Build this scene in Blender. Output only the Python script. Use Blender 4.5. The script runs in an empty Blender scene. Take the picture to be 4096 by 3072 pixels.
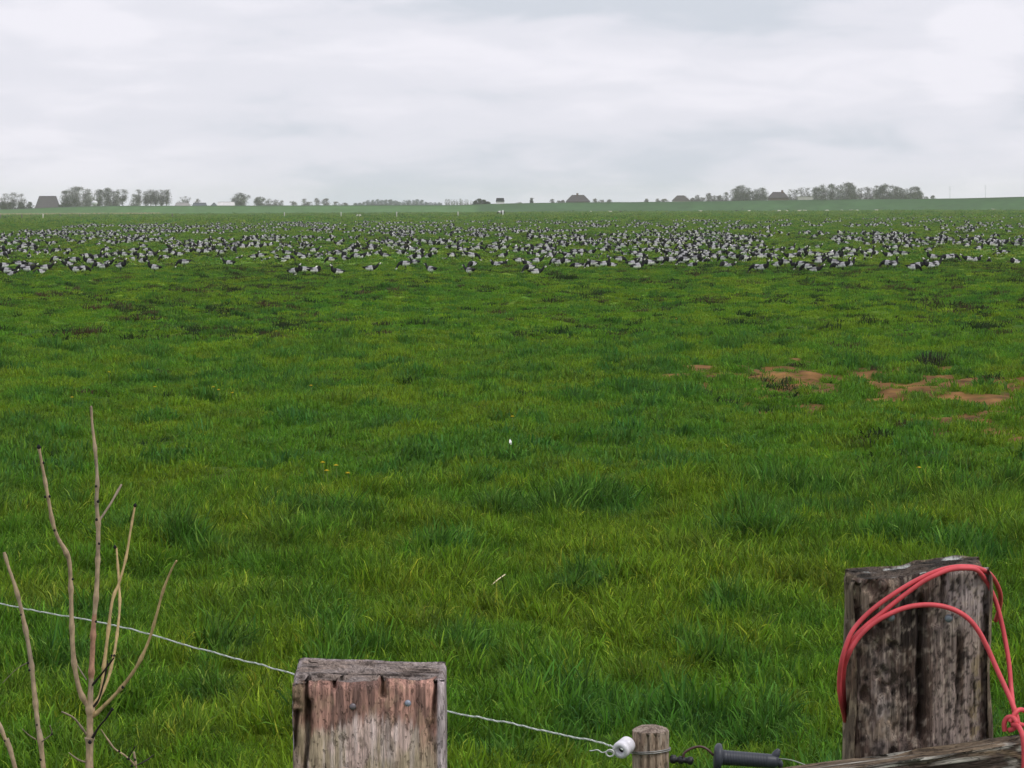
import bpy, math, random
import numpy as np
from mathutils import Matrix, Vector

# ------------------------------------------------------------------ camera
F = 12500.0                      # focal length in photograph pixels (4096 wide)
EYE = Vector((0.0, 0.0, 1.65))
FIELD = -1.15                    # level of the pasture below the bank
PITCH = math.atan(711.0 / F)
ROLL = math.radians(-0.30)
scene = bpy.context.scene
COL = scene.collection
cam_data = bpy.data.cameras.new('camera')
cam_data.sensor_width = 36.0
cam_data.lens = 36.0 * F / 4096.0
cam_data.clip_start = 0.1
cam_data.clip_end = 20000.0
cam = bpy.data.objects.new('camera', cam_data)
COL.objects.link(cam)
ROT = Matrix.Rotation(math.pi / 2 - PITCH, 4, 'X') @ Matrix.Rotation(ROLL, 4, 'Z')
cam.matrix_world = Matrix.Translation(EYE) @ ROT
scene.camera = cam
scene.render.resolution_x, scene.render.resolution_y = 1024, 768

# ------------------------------------------------------------------ sky, sun, exposure
SUN_EL, SUN_AZ = math.radians(52), math.radians(128)    # high behind the cloud, from the right and a little behind the camera
world = bpy.data.worlds.new('World')
scene.world = world
world.use_nodes = True
wt = world.node_tree
wt.nodes.clear()
def wn(t, **kw):
    n = wt.nodes.new(t)
    for k, v in kw.items():
        setattr(n, k, v)
    return n
def wmath(op, a, b=None, c=None):
    n = wn('ShaderNodeMath', operation=op)
    for i, v in enumerate((a, b, c)):
        if v is None:
            continue
        if isinstance(v, (int, float)):
            n.inputs[i].default_value = v
        else:
            wt.links.new(v, n.inputs[i])
    return n.outputs[0]
sky = wn('ShaderNodeTexSky', sky_type='NISHITA')
sky.sun_disc = False
sky.sun_elevation = SUN_EL
sky.sun_rotation = SUN_AZ
sky.air_density = 1.0
sky.dust_density = 4.0
tc = wn('ShaderNodeTexCoord')
def cloud_noise(scale_xy, scale_z, off, detail, rough, dist):
    mp = wn('ShaderNodeMapping')
    mp.inputs['Scale'].default_value = (scale_xy, scale_xy, scale_z)
    mp.inputs['Location'].default_value = off
    wt.links.new(tc.outputs['Generated'], mp.inputs[0])
    n = wn('ShaderNodeTexNoise', noise_dimensions='3D')
    n.inputs['Scale'].default_value = 1.0
    n.inputs['Detail'].default_value = detail
    n.inputs['Roughness'].default_value = rough
    n.inputs['Distortion'].default_value = dist
    wt.links.new(mp.outputs[0], n.inputs['Vector'])
    return n.outputs['Fac']
big = cloud_noise(9.0, 42.0, (3.1, 1.7, 0.4), 3.0, 0.45, 0.2)      # layers of stratus
small = cloud_noise(24.0, 95.0, (0.6, 4.2, 2.9), 5.0, 0.5, 0.4)    # lumps in them
cloud = wmath('ADD', wmath('MULTIPLY', big, 0.62), wmath('MULTIPLY', small, 0.38))
patch = wn('ShaderNodeVectorMath', operation='DOT_PRODUCT')           # one brighter cumulus among the stratus
wt.links.new(tc.outputs['Generated'], patch.inputs[0])
patch.inputs[1].default_value = (ROT.to_3x3() @ Vector(((3890 - 2048) / F, -(235 - 1536) / F, -1.0))).normalized()
near_p = wn('ShaderNodeMapRange', interpolation_type='SMOOTHERSTEP')
near_p.inputs['From Min'].default_value = math.cos(math.radians(1.25)); near_p.inputs['From Max'].default_value = math.cos(math.radians(0.25))
near_p.inputs['To Min'].default_value = 0.0; near_p.inputs['To Max'].default_value = 0.22
wt.links.new(patch.outputs['Value'], near_p.inputs['Value'])
cloud = wmath('ADD', cloud, wmath('MULTIPLY', near_p.outputs[0], small))
ramp = wn('ShaderNodeValToRGB')
ramp.color_ramp.interpolation = 'EASE'
e = ramp.color_ramp.elements
e[0].position = 0.36; e[0].color = (0.585, 0.620, 0.690, 1)
e[1].position = 0.63; e[1].color = (0.80, 0.79, 0.855, 1)
m = e.new(0.5); m.color = (0.72, 0.722, 0.79, 1)
wt.links.new(cloud, ramp.inputs[0])
ten = wn('ShaderNodeVectorMath', operation='SCALE')
ten.inputs['Scale'].default_value = 10.0
wt.links.new(ramp.outputs[0], ten.inputs[0])
mix = wn('ShaderNodeMix', data_type='RGBA')
mix.inputs['Factor'].default_value = 0.95
wt.links.new(sky.outputs[0], mix.inputs['A'])
wt.links.new(ten.outputs[0], mix.inputs['B'])
bg = wn('ShaderNodeBackground')
bg.inputs['Strength'].default_value = 0.1
wt.links.new(mix.outputs['Result'], bg.inputs['Color'])
wo = wn('ShaderNodeOutputWorld')
wt.links.new(bg.outputs[0], wo.inputs['Surface'])

sun_data = bpy.data.lights.new('sun', 'SUN')
sun_data.energy = 1.5
sun_data.angle = math.radians(14)
sun_data.color = (1.0, 0.965, 0.92)
sun = bpy.data.objects.new('sun', sun_data)
COL.objects.link(sun)
sdir = Vector((math.sin(SUN_AZ) * math.cos(SUN_EL), math.cos(SUN_AZ) * math.cos(SUN_EL), math.sin(SUN_EL)))
sun.rotation_euler = sdir.to_track_quat('Z', 'Y').to_euler()
sun.location = (0, 0, 60)

scene.view_settings.view_transform = 'Standard'
scene.view_settings.look = 'None'
scene.view_settings.exposure = 0.22
scene.view_settings.gamma = 1.0
scene.view_settings.use_curve_mapping = False

cy_set = scene.cycles
cy_set.max_bounces = 6; cy_set.diffuse_bounces = 3; cy_set.glossy_bounces = 2
cy_set.transmission_bounces = 3; cy_set.volume_bounces = 1
cy_set.caustics_reflective = False; cy_set.caustics_refractive = False

# ------------------------------------------------------------------ helpers
rng = np.random.default_rng(11)
random.seed(11)
ROT3 = ROT.to_3x3()

def ray(u, v):
    return ROT3 @ Vector(((u - 2048.0) / F, -(v - 1536.0) / F, -1.0))

def P(u, v, d):
    """the point that stands d metres in front of the camera on the sight line of pixel (u, v)"""
    r = ray(u, v)
    return EYE + r * (d / r.y)

def G(u, v, z=FIELD):
    r = ray(u, v)
    return EYE + r * ((z - EYE.z) / r.z)

def _hash(ix, iy, seed):
    h = (ix.astype(np.int64) * 374761393 + iy.astype(np.int64) * 668265263 + seed * 974634777) & 0x7fffffff
    h = ((h ^ (h >> 13)) * 1274126177) & 0x7fffffff
    h = h ^ (h >> 16)
    return (h & 0xffff) / 65535.0

def noise(x, y, seed=0):
    x = np.asarray(x, float); y = np.asarray(y, float)
    ix = np.floor(x); iy = np.floor(y)
    fx = x - ix; fy = y - iy
    fx = fx * fx * (3 - 2 * fx); fy = fy * fy * (3 - 2 * fy)
    a = _hash(ix, iy, seed); b = _hash(ix + 1, iy, seed)
    c = _hash(ix, iy + 1, seed); d = _hash(ix + 1, iy + 1, seed)
    return (a + (b - a) * fx) * (1 - fy) + (c + (d - c) * fx) * fy

def fbm(x, y, seed=0, octs=3):
    s = 0; a = 1.0; t = 0
    x = np.asarray(x, float); y = np.asarray(y, float)
    for k in range(octs):
        xr = x * 0.8 - y * 0.6; yr = x * 0.6 + y * 0.8
        s = s + a * noise(xr * 2 ** k + 17.3 * k, yr * 2 ** k + 9.1 * k, seed + k)
        t += a; a *= 0.5
    return s / t

def sstep(a, b, x):
    t = np.clip((np.asarray(x, float) - a) / (b - a), 0, 1)
    return t * t * (3 - 2 * t)

def mesh_from(name, verts, faces, colors=None, smooth=True):
    me = bpy.data.meshes.new(name)
    me.from_pydata([tuple(v) for v in verts], [], [tuple(f) for f in faces])
    if colors is not None:
        set_colors(me, colors)
    if smooth:
        me.polygons.foreach_set('use_smooth', np.ones(len(me.polygons), dtype=bool))
    me.update()
    return me

def set_colors(me, colors):
    a = me.color_attributes.new('tint', 'FLOAT_COLOR', 'POINT')
    c = np.ones((len(me.vertices), 4), dtype=np.float32)
    c[:, :3] = np.asarray(colors, dtype=np.float32)[:, :3]
    a.data.foreach_set('color', c.ravel())

def quad_mesh(name, V, Q, colors=None, smooth=True):
    """fast mesh from numpy quads"""
    V = np.asarray(V, dtype=np.float32); Q = np.asarray(Q, dtype=np.int32)
    me = bpy.data.meshes.new(name)
    me.vertices.add(len(V)); me.vertices.foreach_set('co', V.ravel())
    k = Q.shape[1]
    me.loops.add(Q.size); me.loops.foreach_set('vertex_index', Q.ravel())
    me.polygons.add(len(Q))
    me.polygons.foreach_set('loop_start', np.arange(0, Q.size, k, dtype=np.int32))
    me.polygons.foreach_set('loop_total', np.full(len(Q), k, dtype=np.int32))
    if smooth:
        me.polygons.foreach_set('use_smooth', np.ones(len(Q), dtype=bool))
    me.update(calc_edges=True)
    me.validate()
    if colors is not None:
        set_colors(me, colors)
    return me

def obj(name, me, mat=None, parent=None, loc=None):
    o = bpy.data.objects.new(name, me)
    COL.objects.link(o)
    if mat is not None and me is not None and len(me.materials) == 0:
        me.materials.append(mat)
    if parent is not None:
        o.parent = parent
    if loc is not None:
        o.location = loc
    return o

def tag(o, label=None, cat=None, group=None, kind=None):
    if label: o['label'] = label
    if cat: o['category'] = cat
    if group: o['group'] = group
    if kind: o['kind'] = kind
    return o

def empty(name, loc):
    o = bpy.data.objects.new(name, None)
    o.empty_display_size = 0.1
    COL.objects.link(o)
    o.location = loc
    return o

class MB:
    """collects shapes that become ONE mesh"""
    def __init__(self):
        self.v = []; self.f = []; self.c = []
    def add(self, verts, faces, color=None):
        b = len(self.v)
        self.v += [tuple(p) for p in verts]
        self.f += [tuple(i + b for i in f) for f in faces]
        self.c += [color if color is not None else (1, 1, 1)] * len(verts)
    def box(self, lo, hi, color=None):
        x0, y0, z0 = lo; x1, y1, z1 = hi
        vs = [(x0,y0,z0),(x1,y0,z0),(x1,y1,z0),(x0,y1,z0),(x0,y0,z1),(x1,y0,z1),(x1,y1,z1),(x0,y1,z1)]
        self.add(vs, [(3,2,1,0),(4,5,6,7),(0,1,5,4),(1,2,6,5),(2,3,7,6),(3,0,4,7)], color)
    def tube(self, pts, radii, n=8, color=None, smooth=0, cap=True):
        pts = [Vector(p) for p in pts]
        if isinstance(radii, (int, float)):
            radii = [radii] * len(pts)
        if smooth:
            pts, radii = catmull(pts, radii, smooth)
        verts = []; faces = []
        up = Vector((0.13, 0.93, 0.21)).normalized()
        prev = None
        for i, p in enumerate(pts):
            t = (pts[min(i + 1, len(pts) - 1)] - pts[max(i - 1, 0)])
            if t.length < 1e-9: t = Vector((0, 0, 1))
            t.normalize()
            if prev is None:
                a = up.cross(t)
                if a.length < 1e-3: a = Vector((1, 0, 0)).cross(t)
            else:
                a = prev - t * prev.dot(t)
            a.normalize(); prev = a
            b = t.cross(a)
            for k in range(n):
                th = 2 * math.pi * k / n
                verts.append(p + (a * math.cos(th) + b * math.sin(th)) * radii[i])
        for i in range(len(pts) - 1):
            for k in range(n):
                faces.append((i*n+k, i*n+(k+1) % n, (i+1)*n+(k+1) % n, (i+1)*n+k))
        if cap:
            faces.append(tuple(range(n))[::-1])
            faces.append(tuple((len(pts)-1)*n + k for k in range(n)))
        self.add(verts, faces, color)
    def lathe(self, origin, axis, prof, n=20, color=None):
        """prof: list of (distance along the axis, radius)"""
        axis = Vector(axis).normalized()
        a = axis.orthogonal().normalized(); b = axis.cross(a)
        o = Vector(origin)
        verts = []; faces = []
        for s, r in prof:
            for k in range(n):
                th = 2 * math.pi * k / n
                verts.append(o + axis * s + (a * math.cos(th) + b * math.sin(th)) * r)
        for i in range(len(prof) - 1):
            for k in range(n):
                faces.append((i*n+k, i*n+(k+1) % n, (i+1)*n+(k+1) % n, (i+1)*n+k))
        faces.append(tuple(range(n))[::-1])
        faces.append(tuple((len(prof)-1)*n + k for k in range(n)))
        self.add(verts, faces, color)
    def build(self, name, mat, parent=None, loc=None, smooth=True, origin=None):
        v = self.v
        if origin is not None:
            o = Vector(origin)
            v = [tuple(Vector(p) - o) for p in v]
            loc = o if parent is None else o
        me = mesh_from(name, v, self.f, self.c, smooth)
        return obj(name, me, mat, parent, loc)

def catmull(pts, radii, sub):
    out = []; rr = []
    n = len(pts)
    for i in range(n - 1):
        p0 = pts[max(i-1, 0)]; p1 = pts[i]; p2 = pts[i+1]; p3 = pts[min(i+2, n-1)]
        for k in range(sub):
            t = k / sub
            out.append(0.5 * ((2*p1) + (p2-p0)*t + (2*p0-5*p1+4*p2-p3)*t*t + (3*p1-p0-3*p2+p3)*t**3))
            rr.append(radii[i] + (radii[i+1]-radii[i])*t)
    out.append(pts[-1]); rr.append(radii[-1])
    return out, rr

# ------------------------------------------------------------------ materials
def new_mat(name):
    ma = bpy.data.materials.new(name)
    ma.use_nodes = True
    nt = ma.node_tree
    return ma, nt, nt.nodes['Principled BSDF']

def tint_mat(name, rough=0.8, scale=8.0, amount=0.25, stretch=(1, 1, 1), bump=0.0, spec=0.3, bump_scale=None):
    """vertex tint, modulated by a procedural noise in object space"""
    ma, nt, b = new_mat(name)
    at = nt.nodes.new('ShaderNodeAttribute'); at.attribute_name = 'tint'
    tcn = nt.nodes.new('ShaderNodeTexCoord')
    mp = nt.nodes.new('ShaderNodeMapping'); mp.inputs['Scale'].default_value = stretch
    nt.links.new(tcn.outputs['Object'], mp.inputs[0])
    no = nt.nodes.new('ShaderNodeTexNoise')
    no.inputs['Scale'].default_value = scale; no.inputs['Detail'].default_value = 5
    no.inputs['Roughness'].default_value = 0.65
    nt.links.new(mp.outputs[0], no.inputs['Vector'])
    mr = nt.nodes.new('ShaderNodeMapRange')
    mr.inputs['From Min'].default_value = 0.25; mr.inputs['From Max'].default_value = 0.75
    mr.inputs['To Min'].default_value = 1 - amount; mr.inputs['To Max'].default_value = 1 + amount
    nt.links.new(no.outputs['Fac'], mr.inputs['Value'])
    mu = nt.nodes.new('ShaderNodeVectorMath'); mu.operation = 'SCALE'
    nt.links.new(at.outputs['Color'], mu.inputs[0]); nt.links.new(mr.outputs[0], mu.inputs['Scale'])
    nt.links.new(mu.outputs[0], b.inputs['Base Color'])
    b.inputs['Roughness'].default_value = rough
    b.inputs['Specular IOR Level'].default_value = spec
    if bump:
        bp = nt.nodes.new('ShaderNodeBump')
        bp.inputs['Strength'].default_value = bump; bp.inputs['Distance'].default_value = bump_scale or 0.01
        nt.links.new(no.outputs['Fac'], bp.inputs['Height'])
        nt.links.new(bp.outputs[0], b.inputs['Normal'])
    return ma

M = {}
M['ground'] = tint_mat('ground_soil_and_turf', 0.95, 5.0, 0.35, spec=0.1, bump=0.6, bump_scale=0.03)
M['dike'] = tint_mat('dike_turf', 0.95, 0.25, 0.22, stretch=(1, 0.6, 3), spec=0.1)
M['wood'] = tint_mat('weathered_wood', 0.85, 90.0, 0.30, stretch=(1, 1, 0.09), bump=0.8, spec=0.25, bump_scale=0.004)
def add_fibres(ma, grain, pit, stretch, pit_cut, pit_dark):
    """fine fibres and dark pits multiplied into a timber's own colour, with relief to match"""
    nt = ma.node_tree; b = nt.nodes['Principled BSDF']
    src = b.inputs['Base Color'].links[0].from_socket
    tcn = nt.nodes.new('ShaderNodeTexCoord')
    mp = nt.nodes.new('ShaderNodeMapping'); mp.inputs['Scale'].default_value = (1, 1, stretch)
    nt.links.new(tcn.outputs['Object'], mp.inputs[0])
    n1 = nt.nodes.new('ShaderNodeTexNoise'); n1.inputs['Scale'].default_value = grain; n1.inputs['Detail'].default_value = 3; n1.inputs['Roughness'].default_value = .7
    nt.links.new(mp.outputs[0], n1.inputs['Vector'])
    r1 = nt.nodes.new('ShaderNodeMapRange'); r1.inputs['From Min'].default_value = .36; r1.inputs['From Max'].default_value = .62; r1.inputs['To Min'].default_value = .78; r1.inputs['To Max'].default_value = 1.38
    nt.links.new(n1.outputs['Fac'], r1.inputs['Value'])
    mp2 = nt.nodes.new('ShaderNodeMapping'); mp2.inputs['Scale'].default_value = (1, 1, .38)
    nt.links.new(tcn.outputs['Object'], mp2.inputs[0])
    n2 = nt.nodes.new('ShaderNodeTexNoise'); n2.inputs['Scale'].default_value = pit; n2.inputs['Detail'].default_value = 4; n2.inputs['Roughness'].default_value = .6
    nt.links.new(mp2.outputs[0], n2.inputs['Vector'])
    r2 = nt.nodes.new('ShaderNodeMapRange'); r2.inputs['From Min'].default_value = pit_cut; r2.inputs['From Max'].default_value = pit_cut + .07; r2.inputs['To Min'].default_value = 1.0; r2.inputs['To Max'].default_value = pit_dark
    nt.links.new(n2.outputs['Fac'], r2.inputs['Value'])
    mu = nt.nodes.new('ShaderNodeMath'); mu.operation = 'MULTIPLY'
    nt.links.new(r1.outputs[0], mu.inputs[0]); nt.links.new(r2.outputs[0], mu.inputs[1])
    vs = nt.nodes.new('ShaderNodeVectorMath'); vs.operation = 'SCALE'
    nt.links.new(src, vs.inputs[0]); nt.links.new(mu.outputs[0], vs.inputs['Scale'])
    nt.links.new(vs.outputs[0], b.inputs['Base Color'])
    bp = nt.nodes.new('ShaderNodeBump'); bp.inputs['Strength'].default_value = .9; bp.inputs['Distance'].default_value = .003
    nt.links.new(mu.outputs[0], bp.inputs['Height'])
    if b.inputs['Normal'].links: nt.links.new(b.inputs['Normal'].links[0].from_socket, bp.inputs['Normal'])
    nt.links.new(bp.outputs[0], b.inputs['Normal'])
add_fibres(M['wood'], 330.0, 210.0, .06, .57, .5)
M['bark'] = tint_mat('young_ash_bark', 0.75, 130.0, 0.50, stretch=(1, 1, 0.5), bump=0.5, spec=0.2, bump_scale=0.002)
M['cord'] = tint_mat('rubber_cord', 0.5, 45.0, 0.22, spec=0.35)
M['plastic'] = tint_mat('moulded_plastic', 0.45, 120.0, 0.15, spec=0.4)
M['glaze'] = tint_mat('white_porcelain', 0.3, 60.0, 0.10, spec=0.5)
M['metal'] = tint_mat('galvanised_metal', 0.5, 200.0, 0.25, spec=0.5)
M['metal'].node_tree.nodes['Principled BSDF'].inputs['Metallic'].default_value = 0.55
M['feather'] = tint_mat('goose_plumage', 0.8, 38.0, 0.12, stretch=(0.5, 1.6, 0.6), spec=0.2)
M['fleece'] = tint_mat('fleece_and_hide', 0.95, 12.0, 0.15, spec=0.1)
M['paint'] = tint_mat('building_surface', 0.85, 0.8, 0.15, spec=0.2)
M['twig'] = tint_mat('hazy_twigs', 0.9, 0.6, 0.25, spec=0.1)
M['petal'] = tint_mat('petal', 0.7, 300.0, 0.12, spec=0.2)

def grass_mat():
    ma, nt, b = new_mat('grass_blades')
    at = nt.nodes.new('ShaderNodeAttribute'); at.attribute_name = 'tint'; at.attribute_type = 'INSTANCER'
    bl = nt.nodes.new('ShaderNodeAttribute'); bl.attribute_name = 'tint'
    mu = nt.nodes.new('ShaderNodeVectorMath'); mu.operation = 'MULTIPLY'
    nt.links.new(at.outputs['Color'], mu.inputs[0]); nt.links.new(bl.outputs['Color'], mu.inputs[1])
    nt.links.new(mu.outputs[0], b.inputs['Base Color'])
    b.inputs['Roughness'].default_value = 0.55
    b.inputs['Specular IOR Level'].default_value = 0.10
    tr = nt.nodes.new('ShaderNodeBsdfTranslucent')
    nt.links.new(mu.outputs[0], tr.inputs['Color'])
    ms = nt.nodes.new('ShaderNodeMixShader'); ms.inputs[0].default_value = 0.38
    out = nt.nodes['Material Output']
    nt.links.new(b.outputs[0], ms.inputs[1]); nt.links.new(tr.outputs[0], ms.inputs[2])
    nt.links.new(ms.outputs[0], out.inputs['Surface'])
    return ma
M['grass'] = grass_mat()

# ------------------------------------------------------------------ the lie of the land
def height(x, y):
    x = np.asarray(x, float); y = np.asarray(y, float)
    z = FIELD * sstep(4.6, 12.2, y)
    f = sstep(7.0, 15.0, y)
    z = z + f * (0.16 * (fbm(x / 2.6, y / 3.2, 3, 2) - 0.5) + 0.15 * (fbm(x / 0.50, y / 0.60, 5, 2) - 0.5))
    mid = sstep(35, 70, y)
    z = z + mid * (0.17 * (fbm(x / 0.8, y / 1.1, 15, 2) - 0.5)
                   - 0.10 * sstep(0.62, 0.78, fbm(x / 0.55, y / 1.1, 18, 2)))
    z = z + sstep(60, 160, y) * 0.16 * (fbm(x / 7.0, y / 9.0, 7, 2) - 0.5)
    z = z + (1 - f) * 0.05 * (fbm(x / 0.8, y / 0.8, 9, 2) - 0.5)
    return z

MUD = [(G(2790, 1482), 0.35), (G(3050, 1500), 1.1), (G(3330, 1535), 2.3), (G(3480, 1550), 1.8),
       (G(3700, 1548), 1.0), (G(3900, 1572), 2.1), (G(4150, 1590), 3.0)]
def bare(x, y):
    """how far the turf is worn to earth: the trodden strip at about 48 m, and a few small scrapes"""
    x = np.asarray(x, float); y = np.asarray(y, float)
    d = np.full(np.broadcast(x, y).shape, 9.0)
    for (a, ra), (b, rb) in zip(MUD[:-1], MUD[1:]):
        ax, ay, bx, by = a.x, a.y, b.x, b.y
        L = (bx-ax)**2 + (by-ay)**2
        t = np.clip(((x-ax)*(bx-ax) + (y-ay)*(by-ay)) / L, 0, 1)
        r = ra + (rb-ra)*t
        d = np.minimum(d, np.hypot(x-ax-t*(bx-ax), (y-ay-t*(by-ay))*0.30) / r)
    n = fbm(x / 0.45, y / 0.7, 41, 3)
    m = sstep(0.25, 0.75, 1.34 - d + (n - 0.5) * 2.2 + (fbm(x / 0.16, y / 0.3, 49, 2) - .5) * 1.0) * sstep(1.7, 0.8, d)
    m = m * sstep(.26, .42, fbm(x / 0.9, y / 1.6, 52, 3)) * sstep(.22, .40, fbm(x / 0.22, y / 0.45, 54, 2))
    s = sstep(0.70, 0.78, fbm(x / 1.6, y / 2.6, 44, 3)) * sstep(60, 90, y) * 0.25
    return np.maximum(m, s)

YEL = np.array((0.144, 0.236, 0.014)); GRN = np.array((0.092, 0.206, 0.016))
DRK = np.array((0.056, 0.158, 0.022)); OLV = np.array((0.135, 0.185, 0.020)); SOIL = np.array((0.165, 0.086, 0.028))
def turf_tint(x, y):
    n1 = fbm(x / 3.0, y / 7.0, 21, 3)[:, None]
    n2 = fbm(x / 0.7, y / 1.1, 25, 3)[:, None]
    n3 = fbm(x / 0.45, y / 0.8, 29, 2)[:, None]
    c = GRN + (YEL - GRN) * sstep(0.36, 0.64, 0.40 * n1 + 0.60 * n2)
    c = c + (OLV - c) * 0.4 * sstep(0.60, 0.76, n3)
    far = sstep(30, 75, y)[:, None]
    c = c * (1 + far * np.array((0.16, 0.16, 0.12)))  # lighter colour farther off paints in the weaker self-shadow of short turf
    old = sstep(85, 190, y)[:, None]                       # closely grazed sward, yellower and duller
    c = c * (1 + old * np.array((0.06, -0.10, 0.45)))
    lush = lushness(x, y)[:, None]
    c = c + (DRK - c) * lush * 0.8
    return c
def lushness(x, y):
    """rank dark tussocks round old dung"""
    return np.maximum(sstep(0.60, 0.72, fbm(x / 0.55 + 4, y / 0.9, 33, 3)), 0.5 * sstep(0.60, 0.75, fbm(x / 1.6, y / 3.0, 36, 3)))

# one sheet of ground: fine rows and columns where the pasture is near, reaching past the dike
def build_ground():
    ys = np.concatenate([np.linspace(-30, 2, 12), np.linspace(3, 12, 24),
                         12.5 * (3600 / 12.5) ** np.linspace(0, 1, 900)])
    s_in = np.linspace(-1, 1, 300)
    s_out = np.array([1.06, 1.2, 1.5, 2.0, 3.2, 6.0])
    s = np.concatenate([-s_out[::-1], s_in, s_out])
    X = s[None, :] * (3.0 + 0.185 * np.maximum(ys, 0) )[:, None]
    Y = np.repeat(ys[:, None], len(s), 1)
    x = X.ravel(); y = Y.ravel()
    z = height(x, y) * 1.0
    fl = sstep(350, 600, y)
    z = z * (1 - fl) + FIELD * fl
    n = len(s); r = len(ys)
    idx = np.arange(n * r).reshape(r, n)
    Q = np.stack([idx[:-1, :-1], idx[:-1, 1:], idx[1:, 1:], idx[1:, :-1]], -1).reshape(-1, 4)
    b = bare(x, y)[:, None]
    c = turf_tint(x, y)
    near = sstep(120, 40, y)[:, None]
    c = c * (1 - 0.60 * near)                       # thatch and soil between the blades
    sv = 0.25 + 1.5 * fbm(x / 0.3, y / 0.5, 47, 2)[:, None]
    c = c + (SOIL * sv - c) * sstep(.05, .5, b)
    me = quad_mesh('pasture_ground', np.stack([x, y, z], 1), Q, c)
    o = obj('pasture_ground', me, M['ground'])
    tag(o, kind='structure')
build_ground()

# ------------------------------------------------------------------ grass: blades in tufts, spread by geometry nodes
def tuft_mesh(name, blades, radius, hmin, hmax, width, lean, seed, spread_k=0.45, straw=0.05):
    """blades bend over in arcs, most of them to one side, as wind-laid pasture grass does"""
    r = random.Random(seed)
    V = []; Fc = []; C = []
    main = r.uniform(0, 6.283)
    for i in range(blades):
        a = r.uniform(0, 6.283); q = radius * math.sqrt(r.random())
        bx, by = q * math.cos(a), q * math.sin(a)
        h = r.uniform(hmin, hmax) * (1 - 0.30 * q / radius)
        la = (a if r.random() < .4 else main) + r.gauss(0, .8)
        l = min(abs(r.gauss(0.55, 0.30)) * lean, .93) * h
        dx, dy = math.cos(la) * l, math.sin(la) * l
        wa = la + 1.57 + r.gauss(0, .7); w = width * r.uniform(0.5, 1.35)
        wx, wy = math.cos(wa) * w / 2, math.sin(wa) * w / 2
        b = len(V)
        zt = math.sqrt(h*h - l*l)
        V += [(bx-wx*.8, by-wy*.8, -0.015), (bx+wx*.8, by+wy*.8, -0.015),
              (bx+dx*.18+wx, by+dy*.18+wy, zt*.52), (bx+dx*.18-wx, by+dy*.18-wy, zt*.52),
              (bx+dx*.55+wx*.75, by+dy*.55+wy*.75, zt*.88), (bx+dx*.55-wx*.75, by+dy*.55-wy*.75, zt*.88),
              (bx+dx, by+dy, zt)]
        Fc += [(b, b+1, b+2, b+3), (b+3, b+2, b+4, b+5), (b+5, b+4, b+6)]
        k = 1 + spread_k * r.uniform(-1, 1.1); t = r.random()
        if t < straw: col = (2.1*k, 1.5*k, 2.2*k)         # dry straw blade
        elif t < 0.20: col = (1.14*k, 1.12*k, 1.1*k)
        elif t < 0.34: col = (0.85*k, 0.95*k, 1.7*k)      # bluish blade
        else: col = (k, k, k)
        C += [col] * 7
    return mesh_from(name, V, Fc, C, smooth=False)

def scatter_group(coll):
    ng = bpy.data.node_groups.new('scatter_' + coll.name, 'GeometryNodeTree')
    ng.interface.new_socket('Geometry', in_out='INPUT', socket_type='NodeSocketGeometry')
    ng.interface.new_socket('Geometry', in_out='OUTPUT', socket_type='NodeSocketGeometry')
    N = ng.nodes.new; L = ng.links.new
    gi = N('NodeGroupInput'); go = N('NodeGroupOutput')
    ci = N('GeometryNodeCollectionInfo'); ci.inputs['Collection'].default_value = coll
    ci.inputs['Separate Children'].default_value = True; ci.inputs['Reset Children'].default_value = True
    ip = N('GeometryNodeInstanceOnPoints'); ip.inputs['Pick Instance'].default_value = True
    def na(name, t):
        n = N('GeometryNodeInputNamedAttribute'); n.data_type = t; n.inputs['Name'].default_value = name
        return [s for s in n.outputs if s.enabled and s.name == 'Attribute'][0]
    e2r = N('FunctionNodeEulerToRotation')
    L(na('rot', 'FLOAT_VECTOR'), e2r.inputs[0])
    L(gi.outputs[0], ip.inputs['Points']); L(ci.outputs[0], ip.inputs['Instance'])
    L(na('pick', 'INT'), ip.inputs['Instance Index']); L(e2r.outputs[0], ip.inputs['Rotation'])
    L(na('scl', 'FLOAT_VECTOR'), ip.inputs['Scale'])
    L(ip.outputs[0], go.inputs[0])
    return ng

def scatter(name, label, templates, x, y, z, scale, tint, tilt=0.22):
    coll = bpy.data.collections.new(name + '_tufts')
    for i, me in enumerate(templates):
        me.materials.append(M['grass'])
        t = bpy.data.objects.new('%s_tuft_%02d' % (name, i), me)
        coll.objects.link(t)
    n = len(x)
    me = bpy.data.meshes.new(name)
    me.vertices.add(n)
    me.vertices.foreach_set('co', np.stack([x, y, z], 1).astype(np.float32).ravel())
    rot = np.zeros((n, 3), np.float32)
    wind = 6.283 * fbm(x / 0.8, y / 1.0, 61, 2)
    rot[:, 0] = tilt * np.cos(wind) + rng.normal(0, 0.12, n)
    rot[:, 1] = tilt * np.sin(wind) + rng.normal(0, 0.12, n)
    rot[:, 2] = rng.uniform(0, 6.283, n) if name != 'tussock_shade_grass' else rng.normal(0, .3, n)
    a = me.attributes.new('rot', 'FLOAT_VECTOR', 'POINT'); a.data.foreach_set('vector', rot.ravel())
    a = me.attributes.new('scl', 'FLOAT_VECTOR', 'POINT'); a.data.foreach_set('vector', scale.astype(np.float32).ravel())
    a = me.attributes.new('pick', 'INT', 'POINT'); a.data.foreach_set('value', rng.integers(0, len(templates), n).astype(np.int32))
    a = me.attributes.new('tint', 'FLOAT_VECTOR', 'POINT'); a.data.foreach_set('vector', tint.astype(np.float32).ravel())
    o = obj(name, me, M['grass'])
    md = o.modifiers.new('scatter', 'NODES'); md.node_group = scatter_group(coll)
    tag(o, label, 'grass', kind='stuff')
    return o

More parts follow.
